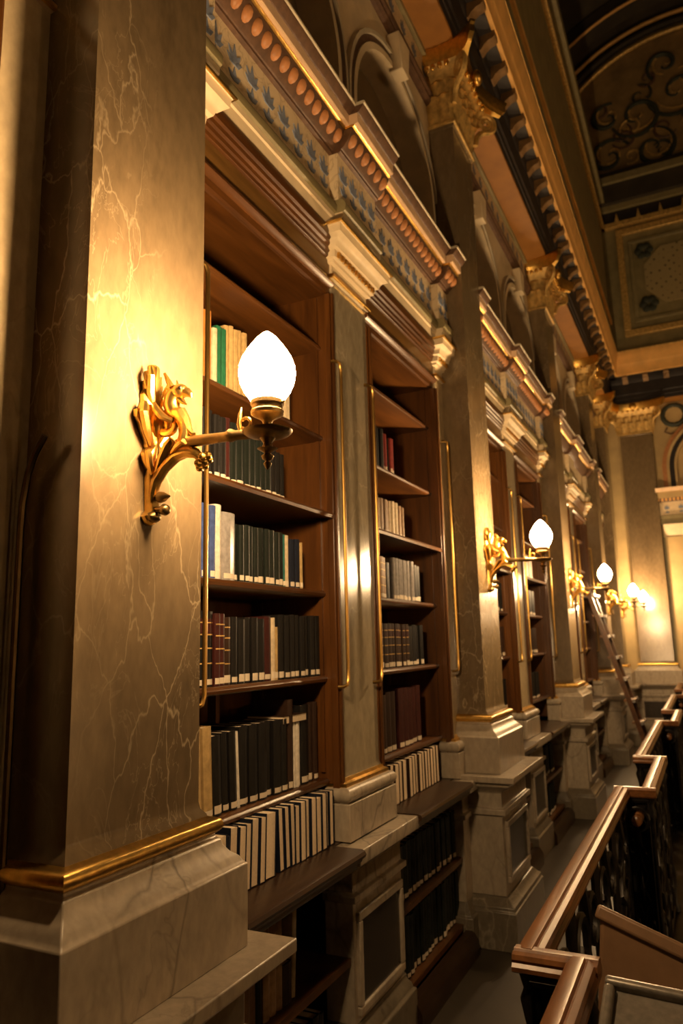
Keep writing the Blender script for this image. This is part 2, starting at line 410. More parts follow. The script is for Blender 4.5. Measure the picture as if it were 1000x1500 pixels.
dv = small_pilaster(2.316, 2.624, 1, 1, 2.47)
hl = small_pilaster(1.337, 1.457, 0, 1, 1.397, 'marble_cream')     # right of a great pilaster
hr = small_pilaster(3.503, 3.620, 1, 0, 3.56, 'marble_cream')      # left of the next one
dn = {0: 'third', 1: 'second', 2: 'first'}
for k in (0, 1, 2):
    d = (0, k*PITCH*U, 0)
    o = dv if k == 0 else copy_tree(dv, None, d); tag(o, 'slim green-grey marble pilaster between two bookcases, %s such from end wall' % dn[k], 'pilaster', 'slim pilasters between bookcases')
    o = hl if k == 0 else copy_tree(hl, None, d); tag(o, 'narrow half pilaster on end-wall side of great pilaster %s' % near[k+1], 'pilaster', 'half pilasters beside the great pilasters')
    o = hr if k == 0 else copy_tree(hr, None, d); tag(o, 'narrow half pilaster, side away from end wall, of great pilaster %s' % near[k+2], 'pilaster', 'half pilasters beside the great pilasters')
o = copy_tree(hr, None, (0, -PITCH*U, 0)); tag(o, 'narrow half pilaster, side away from end wall, of great pilaster %s' % near[1], 'pilaster', 'half pilasters beside the great pilasters')
o = copy_tree(hl, None, (0, 3*PITCH*U, 0)); tag(o, 'narrow half pilaster on end-wall side of great pilaster %s' % near[4], 'pilaster', 'half pilasters beside the great pilasters')

# ================================================================ bookcases
XS = -1.18
SHZ = [1.09, .745, .46, .184, -.105, -.44]
def bookcase(y0, y1, num):
    base = (y0+y1)/2; r = empty('bookcase', -1.3, base); X = lambda x: x+1.3; Y = lambda y: y-base
    bk = MB().box(X(-1.50), X(-1.485), Y(y0), Y(y1), -H, 1.30); part('back_panel', bk, 'wood_up', r, smooth=False)
    for s_, ya, yb in ((0, y0, y0+.022), (1, y1-.022, y1)):
        sd = part('side_panel', MB().box(X(-1.485), X(-1.16), Y(ya), Y(yb), -.60, 1.285), 'wood_up', r, smooth=False)
        # framed inner face and toothed shelf rack
        yi = yb if s_ == 0 else ya-.008
        part('rack', MB().box(X(-1.205), X(-1.19), Y(yi), Y(yi+.008), -.42, 1.28), 'wood_up', sd, smooth=False)
        part('rack', MB().box(X(-1.45), X(-1.435), Y(yi), Y(yi+.008), -.42, 1.28), 'wood_up', sd, smooth=False)
        ys0, ys1 = (y0, y0+.034) if s_ == 0 else (y1-.034, y1)
        stl = MB().box(X(-1.16), X(-1.135), Y(ys0), Y(ys1), -.60, 1.285)
        c0 = ys0+.010; stl.box(X(-1.135), X(-1.125), Y(c0), Y(c0+.014), -.60, 1.285)
        bev(part('stile', stl, 'wood_up', r), .003)
        part('lower_side', MB().box(X(-1.485), X(-1.125), Y(ya), Y(yb), -H, -.69), 'wood_dark', r, smooth=False)
    for i, z in enumerate(SHZ):
        xf = XS if i != 2 else -1.135
        if i == 2:
            sh = MB().ext_y([(X(-1.485), z-.02), (X(-1.155), z-.02), (X(-1.150), z-.026), (X(-1.135), z-.026), (X(-1.132), z-.016), (X(-1.136), z-.008), (X(-1.17), z-.002), (X(-1.175), z), (X(-1.485), z)], Y(y0+.022), Y(y1-.022))
        else:
            sh = MB().ext_y([(X(-1.485), z-.022), (X(-1.186), z-.022), (X(-1.180), z-.018), (X(-1.178), z-.010), (X(-1.182), z-.003), (X(-1.188), z), (X(-1.485), z)], Y(y0+.022), Y(y1-.022))
        part('shelf', sh, 'wood_along', r)
    if num in (6, 7):
        ym = (y0+y1)/2+(.03 if num == 7 else -.02)
        part('partition', MB().box(X(-1.40), X(-1.37), Y(ym), Y(ym+.02), -.44, -.127), 'wood_up', r, smooth=False)
    # crowning woodwork under the architrave
    pr = [(-1.50, 1.285), (-1.165, 1.285), (-1.162, 1.292), (-1.152, 1.296), (-1.150, 1.306), (-1.150, 1.318), (-1.138, 1.322), (-1.128, 1.332), (-1.130, 1.342), (-1.146, 1.346), (-1.148, 1.352)]
    part('crown_moulding', MB().ext_y([(X(x), z) for x, z in pr+[(-1.50, 1.352)]], Y(y0), Y(y1)), 'wood_along', r)
    part('crown_frieze', MB().ext_y([(X(x), z) for x, z in [(-1.50, 1.352), (-1.147, 1.352), (-1.145, 1.43), (-1.50, 1.43)]], Y(y0), Y(y1)), 'wood_olive', r)
    pr = [(-1.50, 1.43), (-1.143, 1.43), (-1.136, 1.434), (-1.134, 1.445), (-1.128, 1.45), (-1.126, 1.462), (-1.118, 1.468), (-1.116, 1.48), (-1.108, 1.486), (-1.106, 1.505), (-1.112, 1.53), (-1.50, 1.53)]
    part('crown_cornice', MB().ext_y([(X(x), z) for x, z in pr], Y(y0), Y(y1)), 'wood_along', r)
    # lower case
    part('lower_shelf', MB().box(X(-1.485), X(-1.10), Y(y0+.022), Y(y1-.022), -.99, -.968), 'wood_along', r, smooth=False)
    part('lower_shelf', MB().box(X(-1.485), X(-1.10), Y(y0+.022), Y(y1-.022), -1.262, -1.24), 'wood_along', r, smooth=False)
    part('kick_board', MB().ext_y([(X(-1.09), -H), (X(-1.036), -H), (X(-1.036), -1.30), (X(-1.045), -1.285), (X(-1.06), -1.262), (X(-1.09), -1.262)], Y(y0+.075), Y(y1-.075)), 'wood_dark', r)
    tag(r, 'tall walnut bookcase with open shelves, %s along the wall from the end wall' % ORD[num], 'bookcase', 'bookcases along the wall')
    # counter
    ct = MB().ext_y([(-1.485, -.63), (-1.03, -.63), (-1.020, -.634), (-1.015, -.643), (-1.019, -.652), (-1.028, -.657), (-1.032, -.668), (-1.045, -.678), (-1.05, -.69), (-1.30, -.69), (-1.30, -.63)][1:], y0+.098, y1-.098)
    ct.box(-1.485, -1.13, y0, y1, -.69, -.6302)
    tag(solo('wooden_counter', ct, 'wood_dark'), 'dark wooden counter ledge of the %s bookcase from the end wall' % ORD[num], 'counter', 'counter ledges of the bookcases')
    return r
CASES = {7: (1.457, 2.316), 6: (2.624, 3.503), 8: (2.624-PITCH, 3.503-PITCH)}
CASES.update({5: (1.457+PITCH, 2.316+PITCH), 4: (2.624+PITCH, 3.503+PITCH), 3: (1.457+2*PITCH, 2.316+2*PITCH), 2: (2.624+2*PITCH, 3.503+2*PITCH), 1: (1.457+3*PITCH, 10.438)})
for n_, (a, b2) in CASES.items(): bookcase(a, b2, n_)

# ================================================================ bay entablatures
EGG = raw_mesh(MB().ell((0, 0, 0), (.022, .021, .028), 10, 6), 'egg', 'terracotta')
def palmette():
    mb = MB(); z = 0
    def leaf(ang, ln, wd, oz):
        ca, sa = math.cos(ang), math.sin(ang); P = [(0, 0), (wd, ln*.45), (0, ln), (-wd, ln*.45)]
        mb.add([(x_, sa*t+ca*s_, oz+ca*t-sa*s_) for x_ in (0, .003) for s_, t in P], [(0, 1, 2, 3), (4, 5, 6, 7), (0, 1, 5, 4), (1, 2, 6, 5), (2, 3, 7, 6), (3, 0, 4, 7)])
    for a_, l_ in ((0, .075), (.55, .062), (-.55, .062), (1.05, .046), (-1.05, .046)): leaf(a_, l_, .0105, 0)
    for a_, l_ in ((.9, .04), (-.9, .04), (0, .05)): leaf(a_, l_, .009, -.055)
    return raw_mesh(mb, 'palmette', 'slate_blue')
PAL = palmette()
tn = [0]
def entablature(y0, y1, fwd_, detail, num):
    """straight run of the bay entablature; fwd_ is how far it breaks forward"""
    d = fwd_; base = (y0+y1)/2; tn[0] += 1
    r = struct(empty('trim_%d' % tn[0], WX, base)); X = lambda x: x-WX+d; a, b2 = y0-base, y1-base; B = -1.55-WX
    def P(name, prof, mat): return part(name, MB().ext_y([(B, prof[0][1])]+[(X(x), z) for x, z in prof]+[(B, prof[-1][1])], a, b2), mat, r)
    P('architrave', [(-1.115, 1.533), (-1.113, 1.575), (-1.107, 1.58), (-1.107, 1.60)], 'cream')
    P('fillet', [(-1.107, 1.60), (-1.098, 1.606), (-1.095, 1.63), (-1.102, 1.645), (-1.112, 1.655)], 'olive')
    P('frieze', [(-1.125, 1.655), (-1.125, 1.85)], 'frieze_paint')
    P('bed_moulding', [(-1.118, 1.85), (-1.110, 1.853), (-1.109, 1.862), (-1.104, 1.864)], 'brown_band')
    P('ovolo', [(-1.104, 1.864), (-1.092, 1.874), (-1.074, 1.898), (-1.060, 1.925), (-1.058, 1.936)], 'brown_band')
    P('gilt_fillet', [(-1.054, 1.940), (-1.049, 1.942), (-1.049, 1.946), (-1.05, 1.949)], 'gilt')
    P('corona', [(-1.04, 1.949), (-1.036, 1.953), (-1.036, 1.992)], 'pink_stone')
    P('cyma', [(-1.034, 1.992), (-1.030, 1.994), (-1.022, 2.004), (-1.012, 2.014), (-1.010, 2.022)], 'brown_band')
    P('cap_fillet', [(-1.008, 2.022), (-1.004, 2.025), (-1.004, 2.032), (-1.01, 2.036)], 'cream_grey')
    if detail:
        n = max(1, round((y1-y0)/.056))
        for i in range(n):
            y = a+(b2-a)*(i+.5)/n
            link('egg', EGG, r, (X(-1.078)*U, y*U, (1.902+H)*U), (0, .55, 0))
        n = max(1, round((y1-y0)/.098))
        for i in range(n):
            y = a+(b2-a)*(i+.5)/n; link('palmette', PAL, r, (X(-1.1248)*U, y*U, (1.745+H)*U))
    return r
for k in (-1, 0, 1, 2, 3):
    dy = k*PITCH
    segs = [(1.337, 1.50, .035), (1.50, 2.29, 0), (2.29, 2.65, .035), (2.65, 3.47, 0), (3.47, 3.622, .035)]
    if k == -1: segs = segs[3:]
    if k == 3: segs = [(1.337, 1.50, .035), (1.50, 10.438-dy, 0)]
    for a, b2, d in segs: entablature(a+dy, b2+dy, d, k in (0, 1), 0)

# ================================================================ arcade above the entablature
def arcade(y0, y1, centres, num):
    base = (y0+y1)/2; r = struct(empty('wall_left_arcade', WX, base)); Y = lambda y: y-base
    ZC, RAD, Z0, Z1 = 2.30, .50, 1.99, 3.02
    bnd = [y0]+[(a+b2)/2 for a, b2 in zip(centres, centres[1:])]+[y1]
    fc = MB(); nseg = 20
    for c, l, rgt in zip(centres, bnd, bnd[1:]):
        for x0 in (0.0,):
            arcp = arc(c, ZC, RAD, 0, math.pi, nseg)
            top = [(rgt+(l-rgt)*i/nseg, Z1) for i in range(nseg+1)]
            vs = [(x0, Y(y), z) for y, z in arcp]+[(x0, Y(y), z) for y, z in top]
            fc.add(vs, [(i, i+1, nseg+1+i+1, nseg+1+i) for i in range(nseg)])
            for sgn, e in ((1, rgt), (-1, l)):
                fc.add([(x0, Y(c+sgn*RAD), Z0), (x0, Y(e), Z0), (x0, Y(e), ZC), (x0, Y(c+sgn*RAD), ZC)], [(0, 1, 2, 3)])
                fc.add([(x0, Y(c+sgn*RAD), ZC), (x0, Y(e), ZC), (x0, Y(e), Z1)], [(0, 1, 2)])
    part('spandrel_wall', fc, 'cream', r)
    for c in centres:
        i_ = MB(); pts = [(c+RAD, Z0)]+arc(c, ZC, RAD, 0, math.pi, 24)+[(c-RAD, Z0)]
        n = len(pts); i_.add([(x, Y(y), z) for x in (.0, -.12) for y, z in pts], [(j, j+1, n+j+1, n+j) for j in range(n-1)])
        part('intrados', i_, 'cream', r)
        lp = MB(); lp.add([(-.12, Y(y), z) for y, z in pts], [tuple(range(n))]); part('lunette_panel', lp, 'niche_brown', r, smooth=False)
        def ring(r0, r1, x1, mat, nm):
            g = MB(); A = arc(c, ZC, r0, 0, math.pi, 28); B_ = arc(c, ZC, r1, 0, math.pi, 28)
            A = [(c+r0, Z0)]+A+[(c-r0, Z0)]; B_ = [(c+r1, Z0)]+B_+[(c-r1, Z0)]; n = len(A)
            vs = [(0, Y(y), z) for y, z in A]+[(x1, Y(y), z) for y, z in A]+[(x1, Y(y), z) for y, z in B_]+[(0, Y(y), z) for y, z in B_]
            fs = []
            for j in range(n-1):
                for q in range(3): fs.append((q*n+j, q*n+j+1, (q+1)*n+j+1, (q+1)*n+j))
            g.add(vs, fs); part(nm, g, mat, r)
        ring(RAD, RAD+.03, .022, 'cream', 'archivolt'); ring(RAD+.03, RAD+.065, .014, 'brown_band', 'archivolt_band'); ring(RAD+.065, RAD+.085, .026, 'cream_grey', 'archivolt_edge')
        ks = MB(); ks.add([(x, Y(c+s_*w_), z) for x in (0, .07) for s_, w_, z in ((-1, .045, ZC+RAD-.02), (1, .045, ZC+RAD-.02), (1, .075, ZC+RAD+.17), (-1, .075, ZC+RAD+.17))],
                          [(0, 1, 2, 3), (4, 5, 6, 7), (0, 1, 5, 4), (1, 2, 6, 5), (2, 3, 7, 6), (3, 0, 4, 7)])
        bev(part('keystone', ks, 'cream', r), .006)
    part('string_moulding', MB().ext_y([(-.05, 3.0), (.02, 3.0), (.035, 3.012), (.035, 3.03), (.045, 3.04), (.045, 3.06), (-.05, 3.06)], Y(y0), Y(y1)), 'brown_band', r)
    part('painted_frieze', MB().box(-.05, .012, Y(y0), Y(y1), 3.06, 3.27), 'frieze_paint', r, smooth=False)
    n = int((y1-y0)/.16)
    for i in range(n): link('palmette', PAL, r, (.0125*U, Y(y0+(y1-y0)*(i+.5)/n)*U, (3.165+H)*U))
    part('top_moulding', MB().box(-.05, .035, Y(y0), Y(y1), 3.27, 3.30), 'olive', r, smooth=False)
    return r
for k in (-1, 0, 1, 2):
    dy = k*PITCH; arcade(1.337+dy, 3.622+dy, [1.886+dy, 3.063+dy], k)
arcade(1.337+3*PITCH, 10.44, [9.86], 3)

# ================================================================ main cornice along the shelf wall and the end wall
def cornice(nm, y0, y1, along, detail_range):
    r = struct(empty(nm, 0, 0))
    def P(name, prof, mat):
        pts = [(-1.6, prof[0][1])]+prof+[(-1.6, prof[-1][1])]
        if along == 'y': g = MB().ext_y(pts, y0, y1)
        else: g = MB().ext_x([(YE+(-1.0-x), z) for x, z in pts], y0, y1)
        return part(name, g, mat, r)
    P('soffit_board', [(-.943, 3.30), (-.940, 3.315)], 'orange_soffit')
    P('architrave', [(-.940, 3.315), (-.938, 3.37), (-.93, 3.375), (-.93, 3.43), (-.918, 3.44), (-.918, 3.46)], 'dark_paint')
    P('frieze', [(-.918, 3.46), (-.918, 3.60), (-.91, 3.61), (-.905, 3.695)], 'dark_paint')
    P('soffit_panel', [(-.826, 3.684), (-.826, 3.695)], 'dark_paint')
    P('corona', [(-.808, 3.695), (-.80, 3.70), (-.798, 3.83), (-.792, 3.845), (-.788, 3.86)], 'ochre')
    P('cyma', [(-.788, 3.86), (-.782, 3.90), (-.770, 3.96), (-.765, 4.0), (-.765, 4.03)], 'ochre')
    P('gilt_lip', [(-.762, 4.03), (-.760, 4.035), (-.762, 4.05)], 'gilt_dull')
    step = .272
    me = raw_mesh(MB().ext_y([(0, .0), (.10, .0), (.10, -.035), (.085, -.05), (.06, -.055), (.03, -.075), (.012, -.10), (0, -.105)], -.036, .036), 'modillion', 'modillion_brown')
    t = detail_range[0]
    while t < detail_range[1]:
        if along == 'y': link('modillion', me, r, (-.908*U, t*U, (3.694+H)*U))
        else: link('modillion', me, r, (t*U, (YE+(-1.0+.908))*U, (3.694+H)*U), (0, 0, -math.pi/2))
        t += step
    return r
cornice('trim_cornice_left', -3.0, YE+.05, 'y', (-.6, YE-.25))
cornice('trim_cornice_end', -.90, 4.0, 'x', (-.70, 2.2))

# ================================================================ attic, vault and end wall
at = MB().box(-1.3, -.83, -3.0, 11.6, 4.05, 6.6); att = struct(solo('wall_left_attic', at, 'plaster_green', False))
for i, (x, z0, z1, mt) in enumerate(((-.80, 4.52, 4.58, 'ochre'), (-.78, 6.0, 6.06, 'gilt_dull'), (-.74, 6.35, 6.5, 'olive'))):
    g = MB().box(-.85, x, -3.0, YE-.1, z0, z1); struct(solo('trim_attic_%d' % i, g, mt, False))
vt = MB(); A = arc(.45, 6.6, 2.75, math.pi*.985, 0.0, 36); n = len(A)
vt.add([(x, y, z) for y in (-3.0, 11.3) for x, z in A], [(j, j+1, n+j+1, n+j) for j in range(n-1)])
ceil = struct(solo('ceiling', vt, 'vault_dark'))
for y in (10.35, 7.6):
    g = MB()
    for rr0, rr1, yy in ((2.52, 2.72, .14),):
        A = arc(.45, 6.6, rr0, math.pi*.985, .02, 40); B_ = arc(.45, 6.6, rr1, math.pi*.985, .02, 40); n = len(A)
        vs = [(x, y-yy, z) for x, z in A]+[(x, y+yy, z) for x, z in A]+[(x, y+yy, z) for x, z in B_]+[(x, y-yy, z) for x, z in B_]
        g.add(vs, [(q*n+j, q*n+j+1, ((q+1) % 4)*n+j+1, ((q+1) % 4)*n+j) for j in range(n-1) for q in range(4)])
    rb = solo('trim_vault_rib', g, 'vault_dark'); struct(rb)
    g = MB(); g.tube([(x, y-.15, z) for x, z in arc(.45, 6.6, 2.52, math.pi*.985, .02, 40)], .022, 6); e_ = solo('trim_rib_bead', g, 'ochre'); struct(e_)

we = struct(empty('wall_end', 0, YW)); Ye = lambda y: y-YW
g = MB().box(-1.6, 4.2, Ye(YW), Ye(YW+.4), -4.3, 9.6); part('wall_face', g, 'end_cream', we, smooth=False)
# strip between the corner and the pilaster, and the projecting pier
part('pier', MB().box(-1.2, -.40, Ye(YE+.145), Ye(YW), -H, 3.30), 'end_cream', we, smooth=False)
# base of the end wall
g = MB().ext_x([(Ye(YW), -H), (Ye(YE-.03), -H), (Ye(YE-.03), -1.20), (Ye(YE), -1.16), (Ye(YE+.02), -1.15), (Ye(YE+.02), -.80), (Ye(YE-.01), -.78), (Ye(YE-.01), -.76), (Ye(YE+.01), -.74), (Ye(YE-.02), -.68), (Ye(YE-.06), -.65), (Ye(YE-.06), -.62), (Ye(YW), -.61)], -.40, 3.0)
part('dado', g, 'marble_grey', we)
for i, x in enumerate((-.30, .35, 1.0)):
    part('dado_panel', MB().box(x, x+.5, Ye(YE+.012), Ye(YE+.03), -1.12, -.84), 'marble_dark', we, smooth=False)
# entablature over the opening in the end wall
def EP(nm, prof, x0, x1, mat): return part(nm, MB().ext_x([(Ye(YW+.02), prof[0][1])]+[(Ye(y), z) for y, z in prof]+[(Ye(YW+.02), prof[-1][1])], x0, x1), mat, we)
x0, x1 = -.455, 2.2
EP('capital_band', [(YE+.13, 1.36), (YE+.10, 1.40), (YE+.06, 1.45), (YE+.02, 1.53)], x0+.06, x1, 'cream')
EP('architrave', [(YE+.07, 1.53), (YE+.07, 1.60), (YE+.05, 1.605), (YE+.05, 1.655)], x0, x1, 'olive')
EP('frieze', [(YE+.08, 1.655), (YE+.08, 1.85)], x0, x1, 'frieze_paint')
EP('dentil_band', [(YE+.06, 1.85), (YE+.03, 1.90)], x0, x1, 'brown_band')
EP('corona', [(YE-.0, 1.90), (YE-.0, 1.985)], x0, x1, 'end_cream')
EP('cyma', [(YE-.02, 1.985), (YE-.05, 2.035)], x0, x1, 'pink_stone')
for i in range(10): link('palmette', PAL, we, ((-.33+i*.18)*U, Ye(YE+.0798)*U, (1.745+H)*U), (0, 0, -math.pi/2))
for i in range(30): part('dentil', MB().box(-.44+i*.05, -.415+i*.05, Ye(YE+.025), Ye(YE+.06), 1.86, 1.895), 'ochre', we, smooth=False)
part('door_jamb', MB().box(-.39, -.16, Ye(YE+.10), Ye(YW+.01), -.61, 1.36), 'end_cream', we, smooth=False)
part('door_jamb_edge', MB().box(-.42, -.39, Ye(YE+.12), Ye(YW+.01), -.61, 1.36), 'olive', we, smooth=False)
# arch and medallion above
def ARCH(nm, cx, cz, r0, r1, y, mat):
    g = MB(); A = [(cx-r0, 2.035)]+arc(cx, cz, r0, math.pi, 0, 26)+[(cx+r0, 2.035)]; B_ = [(cx-r1, 2.035)]+arc(cx, cz, r1, math.pi, 0, 26)+[(cx+r1, 2.035)]; n = len(A)
    vs = [(x, Ye(YW), z) for x, z in A]+[(x, Ye(y), z) for x, z in A]+[(x, Ye(y), z) for x, z in B_]+[(x, Ye(YW), z) for x, z in B_]
    g.add(vs, [(q*n+j, q*n+j+1, (q+1)*n+j+1, (q+1)*n+j) for j in range(n-1) for q in range(3)]); part(nm, g, mat, we)
ARCH('archivolt', .42, 2.32, .57, .60, YE+.06, 'end_cream'); ARCH('archivolt_band', .42, 2.32, .60, .665, YE+.10, 'dark_paint')
ARCH('archivolt_edge', .42, 2.32, .665, .70, YE+.06, 'end_cream'); ARCH('archivolt_bead', .42, 2.32, .70, .76, YE+.11, 'terracotta')
g = MB().lathe([(.0, 0), (.115, 0), (.115, .03), (0, .035)], -.12, Ye(YW-.03), 24, 'y', 3.10); part('medallion', g, 'end_cream', we)
pts = [(-.12+.145*math.cos(t*math.pi/12), Ye(YW-.02), 3.10+.145*math.sin(t*math.pi/12)) for t in range(25)]
part('wreath', MB().tube(pts, [.032+.006*(i % 2) for i in range(25)], 7), 'ink_green', we)
part('ribbon', MB().tube([(-.22, Ye(YW-.01), 2.93), (-.26, Ye(YW-.01), 2.87), (-.18, Ye(YW-.01), 2.83), (-.10, Ye(YW-.01), 2.86), (-.06, Ye(YW-.01), 2.82)], .011, 6), 'brown_band', we)
part('ribbon', MB().tube([(-.10, Ye(YW-.01), 2.74), (-.19, Ye(YW-.01), 2.72), (-.25, Ye(YW-.01), 2.66), (-.20, Ye(YW-.01), 2.60), (-.24, Ye(YW-.01), 2.53), (-.29, Ye(YW-.01), 2.48)], .011, 6), 'brown_band', we)
# attic panel
ax0, ax1, az0, az1 = -.64, 1.7, 4.28, 5.95
YP = YE-.12
part('attic', MB().box(-.83, 4.0, Ye(YP), Ye(YW), 4.05, 6.9), 'plaster_green', we, smooth=False)
def FR(nm, a0, a1, z0, z1, t, y, mat):
    g = MB().box(a0, a1, Ye(y), Ye(YP+.01), z1-t, z1).box(a0, a1, Ye(y), Ye(YP+.01), z0, z0+t).box(a0, a0+t, Ye(y), Ye(YP+.01), z0+t, z1-t).box(a1-t, a1, Ye(y), Ye(YP+.01), z0+t, z1-t)
    return bev(part(nm, g, mat, we), .01)
FR('panel_frame', ax0, ax1, az0, az1, .09, YP-.05, 'gilt_dull'); FR('panel_inner_frame', ax0+.16, ax1-.16, az0+.2, az1-.2, .05, YP-.025, 'olive')
a0, a1, z0, z1, c = ax0+.34, ax1-.34, az0+.42, az1-.38, .24
g = MB(); oc = [(a0+c, z0), (a1-c, z0), (a1, z0+c), (a1, z1-c), (a1-c, z1), (a0+c, z1), (a0, z1-c), (a0, z0+c)]
g.add([(x, Ye(YP-.02), z) for x, z in oc]+[(x, Ye(YP), z) for x, z in oc], [tuple(range(8)), tuple(range(15, 7, -1))]+[(i, (i+1) % 8, 8+(i+1) % 8, 8+i) for i in range(8)])
part('dotted_panel', g, 'dotted_field', we, smooth=False)
for x, z in ((a0+.02, z0+.02), (a0+.02, z1-.02), (a1-.02, z0+.02), (a1-.02, z1-.02)):
    g = MB()
    for q in range(6):
        an = q*math.pi/3; g.ell((x+.075*math.cos(an), Ye(YP-.02), z+.075*math.sin(an)), (.06, .02, .06), 8, 4)
    part('rosette', g, 'ink_green', we)
for z0_, z1_, dy_, mt in ((6.0, 6.06, .10, 'gilt_dull'), (6.06, 6.25, .06, 'dark_paint'), (6.25, 6.33, .12, 'olive'), (6.33, 6.62, .2, 'vault_dark'), (6.62, 6.72, .26, 'olive'), (6.72, 6.86, .14, 'vault_dark')):
    part('attic_band', MB().box(-.83, 4.0, Ye(YP-dy_), Ye(YP), z0_, z1_), mt, we, smooth=False)
for i in range(9):
    x = -.60+i*.3
    part('bracket', MB().add([(x-.03, Ye(YP-.10), 6.06), (x+.03, Ye(YP-.10), 6.06), (x, Ye(YP-.10), 6.2), (x-.03, Ye(YP), 6.06), (x+.03, Ye(YP), 6.06), (x, Ye(YP), 6.2)], [(0, 1, 2), (3, 4, 5), (0, 1, 4, 3), (1, 2, 5, 4), (2, 0, 3, 5)]), 'gilt_dull', we, smooth=False)
# lunette with painted scrolls
LC = (.42, 6.86, 2.08)
g = MB(); pts = arc(LC[0], LC[1], LC[2], 0, math.pi, 36); g.add([(x, Ye(YP+.02), z) for x, z in pts]+[(x, Ye(YP+.1), z) for x, z in pts], [tuple(range(37)), tuple(range(37, 74))]+[(i, i+1, 37+i+1, 37+i) for i in range(36)])
part('lunette_panel', g, 'lunette_field', we, smooth=False)
for r_, rd, mt in ((2.10, .035, 'gilt_dull'), (2.24, .05, 'vault_dark'), (2.38, .03, 'ochre')):
    part('lunette_moulding', MB().tube([(x, Ye(YP-.02), z) for x, z in arc(LC[0], LC[1], r_, 0, math.pi, 40)], rd, 7), mt, we)
R2 = random.Random(3)
def spiral(cx, cz, r0, turns, a0, dirn, th, mat):
    pts = []; rad = []
    for i in range(30):
        t = i/29; a_ = a0+dirn*t*turns*2*math.pi; r_ = r0*(1-t)**.8+.03
        pts.append((cx+r_*math.cos(a_), Ye(YP+.012), cz+r_*math.sin(a_))); rad.append(th*(.35+.65*math.sin(math.pi*min(1, t*1.1+.05))))
    part('painted_scroll', MB().tube(pts, rad, 6), mat, we)
for s_ in (((-.18, 7.75), .34, 1.3, 3.4, 1), ((.40, 7.95), .40, 1.25, 3.0, 1), ((-.60, 7.85), .22, 1.0, 1.2, 1), ((.0, 7.15), .30, 1.3, 1.5, -1), ((.62, 7.25), .32, 1.2, 2.2, -1), ((-.62, 7.2), .28, 1.2, .4, 1), ((.25, 8.45), .22, 1.0, 4.0, -1), ((.9, 8.3), .3, 1.2, 2.8, 1)):
    spiral(s_[0][0], s_[0][1], s_[1], s_[2], s_[3], s_[4], .04, 'ink_green'); spiral(s_[0][0]+.03, s_[0][1]+.05, s_[1]*.8, s_[2], s_[3]+.5, s_[4], .022, 'gilt_dull')

for i in range(16):
    a_ = R2.uniform(.1, 3.0); r_ = R2.uniform(.3, 1.85); spiral(LC[0]+r_*math.cos(a_), LC[1]+.1+r_*math.sin(a_)*.95, R2.uniform(.08, .16), 1.1, R2.uniform(0, 6), R2.choice((-1, 1)), .022, R2.choice(('ink_green', 'gilt_dull', 'brown_band')))

